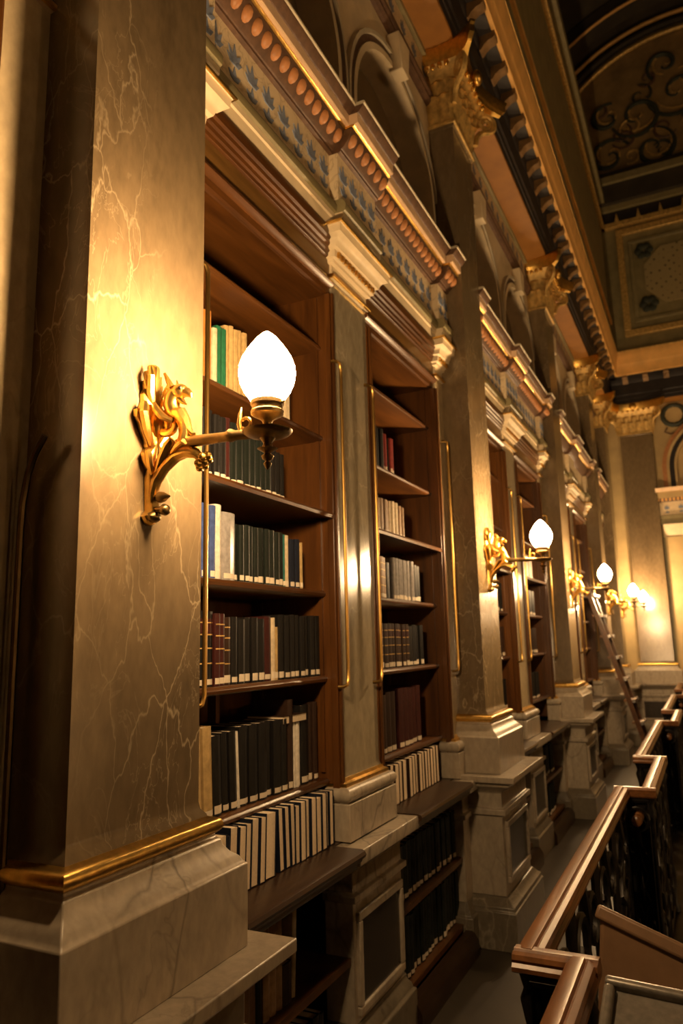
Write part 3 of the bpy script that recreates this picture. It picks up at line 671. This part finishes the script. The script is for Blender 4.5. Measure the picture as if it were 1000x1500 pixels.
# ================================================================ lamps
def wall_lamp():
    """local x out from the pilaster, y along it; x=0 is the pilaster face, z measured from the eye"""
    r = empty('wall_lamp', 0, 0, 0); Z = lambda z: z-H   # z in modules about the eye level, origin on the eye line
    def PT(nm, mb, mat, par=None): 
        g = MB(); g.v = [(x*U, y*U, z*U) for x, y, z in mb.v]; g.f = mb.f
        return link(nm, g.mesh(nm, mat, True), par or r)
    # back plate: outline in (y,z), symmetric
    half = [(.0, .245), (.012, .25), (.02, .262), (.010, .275), (.011, .30), (.013, .345), (.010, .36), (.022, .375), (.026, .392), (.016, .405), (.020, .42), (.034, .44), (.040, .452), (.050, .462), (.050, .478), (.038, .482), (.030, .50), (.032, .515), (.024, .528), (.028, .545), (.018, .55), (.022, .568), (.010, .56), (.008, .585), (0, .588)]
    out = half+[(-y, z) for y, z in reversed(half[1:-1])]; n = len(out)
    cx_ = sum(z for _, z in out)/n; bp = MB()
    vs = [(.002, y, z) for y, z in out]+[(.012, y, z) for y, z in out]+[(.022, y*.55, (z-.42)*.96+.42) for y, z in out]
    fs = [(i, (i+1) % n, n+(i+1) % n, n+i) for i in range(n)]+[(n+i, n+(i+1) % n, 2*n+(i+1) % n, 2*n+i) for i in range(n)]
    k = len(vs); vs.append((.026, 0, .42)); fs += [(2*n+i, 2*n+(i+1) % n, k) for i in range(n)]; 
    bp.add(vs, fs); plate = PT('back_plate', bp, 'gilt')
    for s_ in (-1, 1):
        PT('plate_leaf', MB().tube([(.018, s_*.012, .41), (.022, s_*.032, .44), (.026, s_*.046, .47), (.022, s_*.038, .49), (.02, s_*.026, .478)], [.006, .010, .010, .007, .004], 7), 'gilt', plate)
        PT('plate_leaf', MB().tube([(.018, s_*.008, .49), (.022, s_*.022, .52), (.03, s_*.03, .55), (.02, s_*.022, .575)], [.006, .010, .008, .003], 7), 'gilt', plate)
        PT('plate_leaf', MB().tube([(.016, s_*.006, .35), (.02, s_*.02, .375), (.022, s_*.026, .392), (.018, s_*.014, .40)], [.005, .008, .007, .004], 7), 'gilt', plate)
    PT('plate_boss', MB().ell((.024, 0, .455), (.018, .022, .03), 10, 6), 'gilt', plate)
    PT('plate_boss', MB().ell((.018, 0, .262), (.014, .018, .012), 10, 6), 'bronze', plate)
    # lower brace with leaf and rosette
    bz = [(.013, .285), (.013, .305), (.022, .335), (.042, .362), (.071, .383), (.098, .389), (.122, .380), (.136, .368)]
    PT('brace', MB().tube([(x, 0, z) for x, z in bz], [.007, .010, .012, .013, .014, .013, .009, .006], 9, 1.25), 'gilt')
    for s_ in (-1, 0, 1):
        PT('brace_leaf', MB().tube([(.030, s_*.008, .350), (.048, s_*.014, .378), (.066, s_*.018, .400), (.078, s_*.022, .410), (.086, s_*.02, .404)], [.005, .009, .011, .008, .003], 6, .6), 'gilt')
        PT('brace_leaf', MB().tube([(.062, s_*.008, .384), (.086, s_*.016, .398), (.104, s_*.02, .403), (.112, s_*.02, .396)], [.005, .009, .008, .003], 6, .6), 'gilt')
    ro = MB().ell((.140, 0, .362), (.010, .010, .010), 8, 5)
    for q in range(6):
        an = q*math.pi/3; ro.ell((.140+.010*math.cos(an), .013*math.sin(an), .362+.011*math.cos(an)), (.008, .009, .009), 7, 5)
    PT('rosette', ro, 'gilt')
    PT('bud', MB().lathe([(.002, 0), (.006, .012), (.012, .020), (.010, .032), (.001, .048)], .012, 0, 10, 'x', .301), 'bronze')
    PT('knob', MB().tube([(.012, 0, .278), (.028, 0, .276), (.040, 0, .274)], [.004, .006, .010], 8).ell((.046, 0, .274), (.011, .013, .012), 10, 6), 'bronze')
    # griffin: scrolled body, neck, head
    sp = []; sr = []
    for i in range(30):
        t = i/29; a_ = -.35*math.pi+(1-t)*0+t*0; th = math.radians(20)+t*math.radians(560); rd = .0225*(1-t)**.75+.003
        sp.append((.053+rd*math.cos(th), 0, .451+rd*math.sin(th))); sr.append(.0085*(1-.35*t))
    body = [(.088, 0, .408), (.092, 0, .425), (.090, 0, .442), (.083, 0, .456), (.076, 0, .4605)]
    gr = PT('griffin', MB().tube(body+sp, [.012, .0115, .011, .010, .009]+sr, 9, 1.5), 'gilt')
    PT('chest', MB().tube([(.066, 0, .470), (.082, 0, .466), (.094, 0, .448), (.102, 0, .430), (.112, 0, .421), (.121, 0, .4205)], [.013, .016, .013, .009, .005, .002], 9, 1.2), 'gilt', gr)
    PT('neck', MB().tube([(.075, 0, .462), (.064, 0, .474), (.058, 0, .490), (.060, 0, .506), (.070, 0, .518)], [.013, .016, .017, .017, .016], 10, 1.0), 'gilt', gr)
    PT('head', MB().ell((.078, 0, .517), (.021, .017, .016), 12, 8).tube([(.085, 0, .515), (.098, 0, .512), (.107, 0, .505), (.108, 0, .498)], [.012, .010, .006, .001], 9), 'gilt', gr)
    PT('jaw', MB().tube([(.078, 0, .502), (.088, 0, .493), (.096, 0, .487)], [.008, .005, .002], 8), 'gilt', gr)
    for s_ in (-1, 1):
        PT('ear', MB().tube([(.066, s_*.010, .527), (.062, s_*.014, .538), (.058, s_*.015, .550)], [.006, .004, .001], 7), 'gilt', gr)
        PT('eye', MB().ell((.090, s_*.0135, .519), (.004, .004, .004), 8, 5), 'iron', gr)
        PT('wing', MB().tube([(.072, s_*.012, .452), (.052, s_*.020, .462), (.038, s_*.022, .478), (.030, s_*.02, .496)], [.006, .010, .009, .003], 7, .7), 'gilt', gr)
    for q in range(5):
        PT('mane', MB().tube([(.060-.002*q, 0, .525-.012*q), (.048-.001*q, 0, .528-.013*q), (.042, 0, .534-.013*q)], [.006, .004, .001], 6), 'gilt', gr)
    PT('scroll_link', MB().tube([(.012, 0, .448), (.03, 0, .438), (.05, 0, .430)], [.009, .007, .006], 8), 'bronze', gr)
    # arm
    PT('arm', MB().tube([(.078, 0, .404), (.10, 0, .407), (.16, 0, .405), (.195, 0, .404), (.205, 0, .405), (.215, 0, .404), (.29, 0, .398)], [.012, .0125, .0105, .010, .014, .010, .010], 10), 'bronze')
    PT('arm_curl', MB().tube([(.228, 0, .408), (.224, 0, .425), (.226, 0, .445), (.229, 0, .458)], [.004, .005, .004, .001], 7).tube([(.2285+.0, 0, .413)]+[(.239+.011*math.cos(a_), 0, .424+.011*math.sin(a_)) for a_ in [math.radians(x) for x in range(225, 520, 25)]], .0035, 6), 'gilt')
    L = .288
    PT('drip_dish', MB().lathe([(.004, .386), (.024, .388), (.040, .393), (.047, .399), (.048, .402), (.041, .403), (.032, .4065), (.014, .409), (.004, .409)], L, 0, 24), 'bronze')
    PT('finial', MB().lathe([(.001, .326), (.005, .331), (.008, .338), (.004, .343), (.010, .347), (.012, .353), (.005, .358), (.011, .362), (.020, .367), (.010, .371), (.008, .378), (.016, .388)], L, 0, 16), 'bronze')
    PT('collar', MB().lathe([(.008, .407), (.009, .418), (.012, .423), (.024, .430), (.031, .434), (.032, .440), (.0295, .443), (.0295, .450), (.032, .453), (.032, .4605), (.029, .462), (.01, .462)], L, 0, 24), 'bronze')
    for q in range(3): PT('set_screw', MB().lathe([(.003, .030), (.003, .037), (.001, .039)], L, 0, 8, 'x', .455), 'brass') if q == 0 else None
    prof = [(.033, .458), (.040, .466), (.052, .482), (.0605, .502), (.064, .520), (.0625, .538), (.0565, .555), (.046, .572), (.034, .588), (.023, .6015), (.012, .6115), (.006, .6155), (.0005, .617)]
    prof = [(a_*.86, .458+(z_-.458)*.905) for a_, z_ in prof]
    PT('globe', MB().lathe(prof, L, 0, 28), 'lit_globe')
    return r
lp = wall_lamp()
for i in (1, 2, 3, 4, 5):
    o = lp if i == 1 else copy_tree(lp); o.location = (-1.0*U, PC[i]*U, H*U)
    tag(o, 'gilt griffin lamp with lit globe, on great pilaster '+near[i], 'wall lamp', 'griffin lamps on the pilasters')

wr = MB().box(8.4, 8.6, -3.2, 11.6, -4.3, 6.6); struct(solo('wall_right', wr, 'end_cream', False))
for i in (0, 1, 2, 3):  # unseen lamp copies added as fill to brighten arches and upper cornice
    o = copy_tree(lp); o.location = (8.39*U, (1.157+(i-.5)*PITCH)*U, H*U); o.rotation_euler = (0, 0, math.pi)
    tag(o, 'added fill lamp, unseen griffin lamp copy with lit globe on the opposite wall', 'wall lamp', 'added fill lamps on the opposite wall')

# ================================================================ brass rods beside the bookcases
def rod(y, sgn):
    """vertical grab rod, ends bent back to the stile"""
    z0, z1, x = -.13, 1.0, -1.105; yb = y+sgn*.03
    pts = [(-1.13, yb, z0-.012), (-1.115, yb-sgn*.008, z0-.012), (x, yb-sgn*.02, z0-.006), (x, y, z0+.014)]+[(x, y, z0+.05+(z1-z0-.1)*i/6) for i in range(7)]+[(x, y, z1-.014), (x, yb-sgn*.02, z1+.006), (-1.115, yb-sgn*.008, z1+.012), (-1.13, yb, z1+.012)]
    return solo('brass_rod', MB().tube(pts, .0062, 8), 'brass')
for n_, (a, b2) in CASES.items():
    if n_ == 1: continue
    for y, sgn, side in ((a+.042 if n_ % 2 else a-.028, -1, 'near'), (b2-.01 if n_ % 2 else b2+.05, -1, 'far')):
        if n_ == 8: continue
        o = rod(y, sgn); tag(o, 'brass rod with bent ends, %s bookcase from end wall, side %s that wall' % (ORD[n_], 'away from' if side == 'near' else 'toward'), 'rod', 'brass rods beside the bookcases')

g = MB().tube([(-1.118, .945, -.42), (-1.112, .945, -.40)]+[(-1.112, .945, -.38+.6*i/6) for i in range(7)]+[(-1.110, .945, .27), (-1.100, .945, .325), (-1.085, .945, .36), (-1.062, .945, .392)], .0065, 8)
tag(solo('shaded_rod', g, 'brass_shaded'), 'brass rod coloured dark as in shade, outward curved end shaped like its shadow, beside great pilaster fifth from end wall', 'rod')  # brass rod with shade in its colour; curved end shaped like its shadow

# ================================================================ books
BC = {}
nb = [0]
def book_meshes(t, h, d, cloth, pages_out, label, bands):
    key = (t, h, d, cloth, pages_out, label, bands)
    if key in BC: return BC[key]
    c = .0028
    if pages_out:
        cv = MB().box(-d, 0, 0, c, 0, h).box(-d, 0, t-c, t, 0, h).box(-d, -d+c, c, t-c, 0, h)
        pg = MB().box(-d+c, -.003, c, t-c, .003, h-.003); parts = [('pages', pg.mesh('pages', 'paper', True, False))]
    else:
        cv = MB(); out = [(-d, 0), (-.004, 0), (0, t*.18), (.0035, t*.5), (0, t*.82), (-.004, t), (-d, t), (-d, t-c), (-.006, t-c), (-.006, c), (-d, c)]
        n = len(out); cv.add([(x, y, z) for z in (0, h) for x, y in out], [(i, (i+1) % n, n+(i+1) % n, n+i) for i in range(n)]+[tuple(range(n-1, -1, -1)), tuple(range(n, 2*n))])
        pg = MB().box(-d+.004, -.006, c, t-c, .003, h-.004); parts = [('pages', pg.mesh('pages', 'paper', True, False))]
        if label:
            z0, z1 = .007, .007+(.020, .026, .023, .018)[int(t*1e4+h*1e3) % 4]
            lb = MB().add([(x+o_, y, z) for o_ in (.0012,) for z in (z0, z1) for x, y in ((-.003, t*.06), (.0, t*.2), (.0035, t*.5), (.0, t*.8), (-.003, t*.94))], [(i, i+1, 6+i, 5+i) for i in range(4)])
            parts.append(('spine_label', lb.mesh('spine_label', 'paper_label', True, False)))
        if bands:
          for q in (.3, .5, .68, .84):
            g = MB(); g.add([(x+.0011, y, z) for z in (h*q, h*q+.004) for x, y in ((-.002, t*.1), (.0, t*.2), (.0035, t*.5), (.0, t*.8), (-.002, t*.9))], [(i, i+1, 6+i, 5+i) for i in range(4)])
            parts.append(('gilt_band', g.mesh('gilt_band', 'gilt_dull', True, False)))
        if bands == 2:
            g = MB().add([(x+.0008, y, z) for z in (h*.70, h*.90) for x, y in ((-.003, t*.06), (.0, t*.2), (.0035, t*.5), (.0, t*.8), (-.003, t*.94))], [(i, i+1, 6+i, 5+i) for i in range(4)])
            parts.append(('title_patch', g.mesh('title_patch', 'cloth_oxblood', True, False)))
    BC[key] = (cv.mesh('book', 'cloth_'+cloth, True, False), parts); return BC[key]
SHN = ['topmost', 'second', 'third', 'fourth', 'fifth', 'sixth', 'counter', 'upper cupboard', 'lower cupboard']
def shelfname(s): return {6: 'on counter', 7: 'upper low shelf', 8: 'bottom shelf'}.get(s, '%s shelf' % SHN[s])
def place(x, y, z, t, h, d, cloth, case, s, what, pages_out=False, label=True, bands=0, lean=0, rot=None):
    cv, parts = book_meshes(round(t, 4), round(h, 3), round(d, 3), cloth, pages_out, label, bands)
    o = link('book', cv, None, (x*U, y*U, (z+H)*U), rot or (lean, 0, 0))
    for nm, me in parts: link(nm, me, o)
    tag(o, '%s, %s, %s bookcase from end wall' % (what, shelfname(s), ORD[case]), 'book', 'books, %s of %s bookcase' % (shelfname(s), ORD[case]))
    nb[0] += 1; return o
def row(case, s, y, items, x=-1.205, z=None):
    """items: (count, thickness m, height modules, cloth, what, opts) or ('gap', modules)"""
    zz = z if z is not None else SHZ[s]
    if z is None and s == 2: x -= .0
    for it in items:
        if it[0] == 'gap': y += it[1]; continue
        cnt, t, hm, cloth, what = it[:5]; op = it[5] if len(it) > 5 else {}
        for i in range(cnt):
            jt = op.get('jit', .1); tt = t*(1.2 if case in (6, 7) else 1.08)*(1+R.choice((-jt, 0, jt))); hh = hm*U*(1+R.choice((-.02, 0, .015))*op.get('hj', 1)); lean = op.get('lean', 0)
            if lean:
                # lean about the lower edge that carries the book; clear the foot of the shelf
                yy = y+(hh*math.sin(lean)/U if lean > 0 else 0); zo = tt*math.sin(abs(lean))/U if lean < 0 else 0
                place(x+R.uniform(-.008, .0), yy, zz+.0008+zo, tt, hh, op.get('d', .17), cloth, case, s, what, op.get('po', False), op.get('label', True), op.get('bands', 0), lean)
                y += tt/math.cos(lean)/U+.001+(hh*math.sin(lean)/U if lean > 0 and i == 0 and op.get('first', True) else 0)
            else:
                place(x+R.uniform(-.008, .004), y, zz+.0008, tt, hh, op.get('d', .17), cloth, case, s, what, op.get('po', False), op.get('label', True), op.get('bands', 0))
                y += tt/U+.0008
    return y
NL = dict(label=False)
# --- bookcase 7 (nearest great opening)
row(7, 1, 1.50, [(2, .036, .20, 'brown', 'brown book beside rust-brown one', NL), (1, .03, .20, 'tan', 'rust-brown book with worn spine', NL), (3, .022, .215, 'orange', 'orange clothbound book', NL), (1, .02, .175, 'cream', 'thin cream book beside the green ones', NL), (2, .026, .185, 'leaf', 'bright green book', NL), (5, .022, .215, 'buff', 'yellow buff book', NL), ('gap', .17), (2, .028, .15, 'grey', 'grey volume', NL), (2, .024, .15, 'cream', 'pale cream volume beside the grey ones', NL)])
row(7, 2, 1.50, [(8, .03, .20, 'black', 'black bound book with white spine label'), (1, .03, .20, 'oxblood', 'dark red book'), (7, .034, .195, 'green', 'dark green book with white spine label'), (3, .03, .165, 'black', 'short black book with white label')])
row(7, 3, 1.51, [(2, .036, .18, 'black', 'black book beside the orange-brown one'), (1, .045, .185, 'orange', 'orange-brown book'), (2, .03, .205, 'blue', 'glossy dark blue binder'), (1, .034, .21, 'white', 'glossy white binder between blue and grey'), (1, .062, .192, 'grey', 'thick grey box file with white label'), (10, .03, .172, 'green', 'dark green book with white label'), (1, .016, .172, 'teal', 'thin teal book'), (1, .024, .172, 'cream', 'cream book beside the teal one'), (2, .036, .165, 'navy', 'navy blue book'), (1, .02, .16, 'buff', 'slim buff book at the row end')])
row(7, 4, 1.50, [(5, .034, .20, 'black', 'tall black volume with red title patch', dict(bands=2)), (2, .03, .195, 'oxblood', 'dark red volume with gilt lines', dict(bands=1)), (1, .04, .19, 'brown', 'dark brown volume with gilt bands', dict(bands=1)), (5, .032, .185, 'black', 'plain black volume with white label'), (1, .045, .19, 'oxblood', 'wide dark red volume'), (1, .02, .19, 'cream', 'cream paperback'), (1, .026, .165, 'buff', 'short buff book'), (8, .033, .20, 'black', 'black volume toward end wall with white label', dict(hj=.5))])
y = row(7, 5, 1.50, [(1, .05, .22, 'black', 'black folio first beside great pilaster'), (1, .05, .235, 'green', 'broad dark green folio', dict(d=.2)), (2, .036, .235, 'buff', 'tall buff folio', dict(d=.2, lean=.05, label=True)), (3, .034, .205, 'black', 'leaning black folio', dict(lean=.05)), (1, .012, .21, 'white', 'thin leaning white booklet', dict(lean=.06, label=False)), (6, .042, .215, 'black', 'upright black folio with white label', dict(hj=0)), (1, .034, .27, 'brown', 'tall red-brown folio', dict(hj=0)), (3, .02, .195, 'white', 'white paperbound book', dict(d=.2, label=False)), (1, .05, .25, 'black', 'thick black folio beside the white books'), (2, .034, .25, 'brown', 'dark brown folio at the row end')])
place(-1.20, 2.035, -.44+.224, .032, .20*U*.75, .17, 'brown', 7, 5, 'book lying flat on top of others', pages_out=True, rot=(-math.pi/2, 0, 0))
row(7, 6, 1.47, [(1, .03, .165, 'navy', 'leaning book with page edges outward', dict(po=True, d=.2)), (3, .026, .165, 'navy', 'dark boarded book with page edges outward', dict(po=True, d=.2)), (1, .05, .165, 'navy', 'thick dark boarded book, page edges outward', dict(po=True, d=.2)), (1, .018, .16, 'navy', 'book showing its navy spine among page edges', dict(label=False)), (5, .034, .168, 'navy', 'dark boarded book leaning with pages outward', dict(po=True, d=.2, lean=-.05)), (1, .05, .168, 'navy', 'thick boarded book leaning with pages outward', dict(po=True, d=.2, lean=-.05)), ('gap', .022), (3, .030, .168, 'navy', 'boarded book leaning the other way, pages outward', dict(po=True, d=.2, lean=.05)), (8, .032, .165, 'navy', 'upright boarded book with pages outward', dict(po=True, d=.2))], x=-1.135, z=-.63)
row(7, 7, 1.52, [(5, .036, .20, 'black', 'black volume with white label', {}), ('gap', .01), (2, .04, .26, 'tan', 'tall tan folder', NL), (1, .03, .25, 'black', 'black folder', NL), (3, .035, .26, 'tan', 'tall tan folder toward end wall', NL), (1, .05, .10, 'brown', 'low brown box', NL), (1, .02, .25, 'cream', 'thin cream folder', dict(lean=-.06, label=False))], x=-1.13, z=-.968)
row(7, 8, 1.85, [(5, .032, .17, 'navy', 'navy blue volume with white label'), (4, .036, .17, 'black', 'black volume with white label')], x=-1.13, z=-1.24)
# --- bookcase 6
row(6, 1, 2.70, [(2, .034, .20, 'buff', 'amber book', NL), (1, .012, .19, 'white', 'thin leaning white booklet', dict(lean=.07, label=False)), (4, .036, .185, 'black', 'black book', NL), (2, .026, .175, 'red', 'crimson book with pale label'), (1, .02, .165, 'black', 'thin black book between crimson ones', NL), (2, .026, .17, 'red', 'crimson book at the row end')])
row(6, 2, 2.69, [(4, .032, .20, 'tan', 'taller tan leather volume', dict(bands=1)), (1, .036, .165, 'brown', 'brown leather volume', dict(bands=1)), (4, .034, .155, 'tan', 'tan leather volume'), (3, .03, .16, 'cream', 'pale vellum volume'), (3, .03, .155, 'tan', 'tan leather volume toward end wall')])
row(6, 3, 2.69, [(6, .04, .175, 'tan', 'brown leather volume with gilt bands', dict(bands=1)), (1, .04, .16, 'black', 'black volume among leather ones', NL), ('gap', .04), (8, .033, .185, 'grey', 'greyish volume with white label', dict(hj=.3)), (2, .04, .17, 'black', 'black volume at the row end')])
row(6, 4, 2.69, [(11, .042, .185, 'brown', 'dark brown volume with red patch', dict(bands=2, hj=.3)), (4, .046, .18, 'black', 'black volume with white label')])
row(6, 5, 2.69, [(5, .06, .235, 'brown', 'broad brown folio with label', dict(d=.2)), ('gap', .03), (5, .06, .245, 'oxblood', 'broad dark red folio with label', dict(d=.2))])
row(6, 6, 2.70, [(6, .042, .155, 'brown', 'brown boarded book with pages outward', dict(po=True, d=.2)), ('gap', .02), (10, .04, .158, 'brown', 'boarded book with pages outward toward end wall', dict(po=True, d=.2, lean=.02, first=True))], x=-1.16, z=-.63)
row(6, 7, 2.68, [(18, .046, .20, 'green', 'dark green volume with white label', {})], x=-1.13, z=-.968)
row(6, 8, 2.68, [(20, .042, .215, 'green', 'tall dark green volume with white label', {})], x=-1.13, z=-1.24)
# --- bookcases further along
for case, y0, n_ in ((5, 4.70, 5), (4, 5.50, 11), (3, 7.40, 3), (2, 8.20, 5)):
    for s, cl, nm in ((2, 'tan', 'pale leather volume'), (3, 'black', 'dark volume with white label'), (4, 'brown', 'brown volume with white label'), (5, 'black', 'black folio with white label')):
        if case in (5, 4) and s == 2: cl = 'tan'
        row(case, s, y0, [(n_, .05, .19, cl, nm, dict(hj=.5))])
    if case == 4:
        row(4, 7, 5.50, [(9, .05, .2, 'green', 'dark green volume with white label')], x=-1.13, z=-.968); row(4, 8, 5.50, [(9, .05, .2, 'green', 'tall dark green volume with white label')], x=-1.13, z=-1.24)
print('books', nb[0])

# ================================================================ ladder
ld = empty('library_ladder', -.8, 7.95)
top = Vector((-1.06+.8, 0, .55)); bot = Vector((-.53+.8, 0, -H+.012))
for s_ in (-.16, .16):
    g = MB(); d = (top-bot); nrm = Vector((d.z, 0, -d.x)).normalized()*.022
    vs = [p+Vector((0, s_+o_, 0))+q*nrm for p in (bot, top) for o_, q in ((-.014, -1), (.014, -1), (.014, 1), (-.014, 1))]
    g.add(vs, [(0, 1, 2, 3), (4, 5, 6, 7), (0, 1, 5, 4), (1, 2, 6, 5), (2, 3, 7, 6), (3, 0, 4, 7)]); part('stringer', g, 'wood_along', ld, smooth=False)
for i in range(9):
    p = bot+(top-bot)*((i+.6)/9.2)
    st = part('step', MB().box(p.x-.05, p.x+.05, -.146, .146, p.z-.008, p.z+.008), 'wood_rail', ld, smooth=False)
    for s_ in (-1, 1): part('step_cap', MB().box(p.x+.03, p.x+.056, s_*.176-.006, s_*.176+.006, p.z-.016, p.z+.016), 'chrome', st, smooth=False)
tag(ld, 'wooden library ladder with metal step caps leaning against the shelves', 'ladder')

# ================================================================ balustrade
RZ = -.60
RP = [(-.027, -.036), (-.032, -.030), (-.032, -.020), (-.026, -.014), (-.027, -.006), (-.018, 0), (.004, .001), (.008, -.004), (.013, -.001), (.024, -.004), (.028, -.012), (.026, -.018), (.032, -.024), (.032, -.032), (.026, -.036)]
bal = empty('balustrade', -.33, 3.0)
BX = lambda x: x+.33; BY = lambda y: y-3.0
XI, XO = -.375, -.275        # aisle side and projecting runs (centre lines)
def rail_run(x, y0, y1):
    o = part('handrail', MB().ext_y([(BX(x+px), RZ+pz) for px, pz in RP], BY(y0), BY(y1)), 'wood_rail', bal); return o
def rail_jog(y, xa, xb, sg):
    return part('handrail', MB().ext_x([(BY(y+sg*px), RZ+pz-.001) for px, pz in RP], BX(xa), BX(xb)), 'wood_rail', bal)
runs = []
for k in range(-1, 4):
    c = PC[2]+(k-1)*PITCH if k != 0 else PC[1]
    c = PC[1]+k*PITCH
    runs.append(('out', XO, c-.45, c+.42)); runs.append(('in', XI, c+.42, c+PITCH-.45))
runs = [q for q in runs if q[2] < 10.7]
# wrought iron panel: scrolls, built once for a bay length unit and shared
def iron_panel():
    mb = MB(); hgt = -RZ+0
    z0, z1 = -H+.06, RZ-.05; zc = (z0+z1)/2
    mb.tube([(0, -.20, z0), (0, .20, z0)], .010, 6); mb.tube([(0, -.20, z1), (0, .20, z1)], .010, 6)
    for s_ in (-1, 1):
        for zz_, sg in ((zc+.13, 1), (zc-.13, -1)):
            pts = [(0, s_*.02, zc)]
            for i in range(20):
                t = i/19; th = -math.pi/2*sg+sg*t*math.pi*2.6; rd = .105*(1-t)**.8+.012
                pts.append((0, s_*(.10-rd*math.cos(th)*1.0*1)+0, zz_+.04*sg+rd*math.sin(th)))
            mb.tube(pts, .011, 6)
        mb.tube([(0, s_*.19, z0), (0, s_*.19, z1)], .011, 6)
    mb.ell((0, 0, zc), (.02, .04, .06), 8, 6)
    mb.lathe([(.006, z0), (.012, z0+.06), (.022, z0+.12), (.008, z0+.16), (.008, z1-.16), (.02, z1-.1), (.006, z1)], 0, 0, 8)
    return mb.mesh('iron_scroll_panel', 'iron')
IP = iron_panel()
post_me = MB().lathe([(.03, -H), (.03, -H+.05), (.018, -H+.07), (.022, -H+.2), (.014, -H+.26), (.014, RZ-.14), (.024, RZ-.09), (.016, RZ-.07), (.026, RZ-.036)], 0, 0, 12).mesh('iron_post', 'iron')
prev = None
for kind, x, a, b2 in runs:
    a_, b_2 = max(a, -1.2), min(b2, 10.78)
    if b_2 <= a_: continue
    rail_run(x, a_, b_2)
    if kind == 'out':
        for yj, sg in ((a, 1), (b2, -1)):
            if not -1.2 < yj < 10.9: continue
            part('jog_panel', MB().box(BX(XI+.01), BX(XO-.01), BY(yj)-.006, BY(yj)+.006, -H, RZ-.05), 'iron', bal, smooth=False)
            for q in (-1, 1):
                o = link('iron_scroll_panel', IP, bal, (BX((XI+XO)/2)*U, (BY(yj)+q*.018)*U, 0), (0, 0, math.pi/2)); o.scale = (1, .24, 1)
            if sg == 1:
                xr, yr, zr = BX(XI+.058), BY(yj)-.085, RZ-.105
                part('wooden_roller', MB().lathe([(.010, -.055), (.019, -.05), (.021, -.03), (.015, -.026), (.021, -.016), (.021, .045), (.012, .065)], xr, yr, 14, 'y', zr), 'wood_rail', bal)
                part('iron_hoop', MB().tube([(xr+.042*math.cos(t*math.pi/8), yr-.01, zr+.042*math.sin(t*math.pi/8)) for t in range(17)], .007, 6), 'iron', bal)
                part('iron_hoop', MB().tube([(xr, yr-.01, zr-.042), (xr, yr+.03, zr-.10), (xr, yr+.085, zr-.13)], .008, 6), 'iron', bal)
        if a > -1.2: rail_jog(a, XI-.03, XO+.03, 1)
        if b2 < 10.9: rail_jog(b2, XI-.03, XO+.03, -1)
    n_ = max(1, round((b_2-a_)/.42)); st = (b_2-a_)/n_
    for i in range(n_):
        o = link('iron_scroll_panel', IP, bal, (BX(x)*U, BY(a_+st*(i+.5))*U, 0)); o.scale = (1, st/.42, 1)
    for y in (a_, b_2): link('iron_post', post_me, bal, (BX(x)*U, BY(y)*U, 0))
    part('base_plate', MB().box(BX(x-.035), BX(-.20), BY(a_), BY(b_2), -H, -H+.035), 'iron', bal, smooth=False)
    # wooden sub rail
    part('sub_rail', MB().box(BX(x-.02), BX(x+.02), BY(a_), BY(b_2), RZ-.052, RZ-.037), 'wood_dark', bal, smooth=False)
tag(bal, 'black wrought-iron balustrade with polished wooden handrail stepping in and out', 'railing')

# ================================================================ boxes outside the balustrade
def flared_box(name, loc, rot, wd, dp, ht, mat, rim, lid, label):
    r = link(name, None, None, (loc[0]*U, loc[1]*U, (loc[2]+H)*U), rot)
    def shell(z0, z1, k0, k1, inset=0):
        A = [(-wd*k0+inset, -dp*k0+inset), (wd*k0-inset, -dp*k0+inset), (wd*k0-inset, dp*k0-inset), (-wd*k0+inset, dp*k0-inset)]
        B_ = [(-wd*k1+inset, -dp*k1+inset), (wd*k1-inset, -dp*k1+inset), (wd*k1-inset, dp*k1-inset), (-wd*k1+inset, dp*k1-inset)]
        return [(x, y, z0) for x, y in A]+[(x, y, z1) for x, y in B_]
    g = MB(); g.add(shell(-ht, 0, .36, .5), [(0, 1, 2, 3), (0, 1, 5, 4), (1, 2, 6, 5), (2, 3, 7, 6), (3, 0, 4, 7)])
    g.add(shell(-ht+.01, 0, .36, .5, .008), [(0, 1, 2, 3), (0, 1, 5, 4), (1, 2, 6, 5), (2, 3, 7, 6), (3, 0, 4, 7)])
    g.v = [(x*U, y*U, z*U) for x, y, z in g.v]; bev(link('body', g.mesh('body', mat, True), r), .012, 3)
    t = rim; a, b2 = wd*.5+t*.3, dp*.5+t*.3; g = MB()
    g.box(-a, a, -b2, -b2+t, 0, .028).box(-a, a, b2-t, b2, 0, .028).box(-a, -a+t, -b2+t, b2-t, 0, .028).box(a-t, a, -b2+t, b2-t, 0, .028)
    g.v = [(x*U, y*U, z*U) for x, y, z in g.v]; bev(link('rim', g.mesh('rim', mat, True), r), .008, 3)
    if lid:
        g = MB().box(-a+t, a-t, -b2+t, b2-t, .004, .012); g.v = [(x*U, y*U, z*U) for x, y, z in g.v]; link('cover_plate', g.mesh('cover_plate', 'box_grey', True), r)
        g = MB().box(-a*.7, a*.8, b2*.45, b2*.52, .012, .016); g.v = [(x*U, y*U, z*U) for x, y, z in g.v]; link('seam', g.mesh('seam', 'iron', True), r)
    g = MB().tube([(0, 0, -ht*.9), (-.02, 0, -ht-.10), (-.06, 0, -ht-.2)], .014, 8); g.v = [(x*U, y*U, z*U) for x, y, z in g.v]; link('bracket', g.mesh('bracket', 'iron', True), r)
    tag(r, label, 'box'); return r
flared_box('flared_box', (-.115, 1.80, -.665), (-.42, .30, -.12), .30, .26, .17, 'box_brown', .035, False, 'brown flared box with wide rim tilted beside the handrail')
flared_box('flared_box', (-.055, 1.34, -.69), (.42, .03, -.03), .34, .34, .15, 'box_grey', .018, True, 'grey box with flat cover plate beside the handrail')
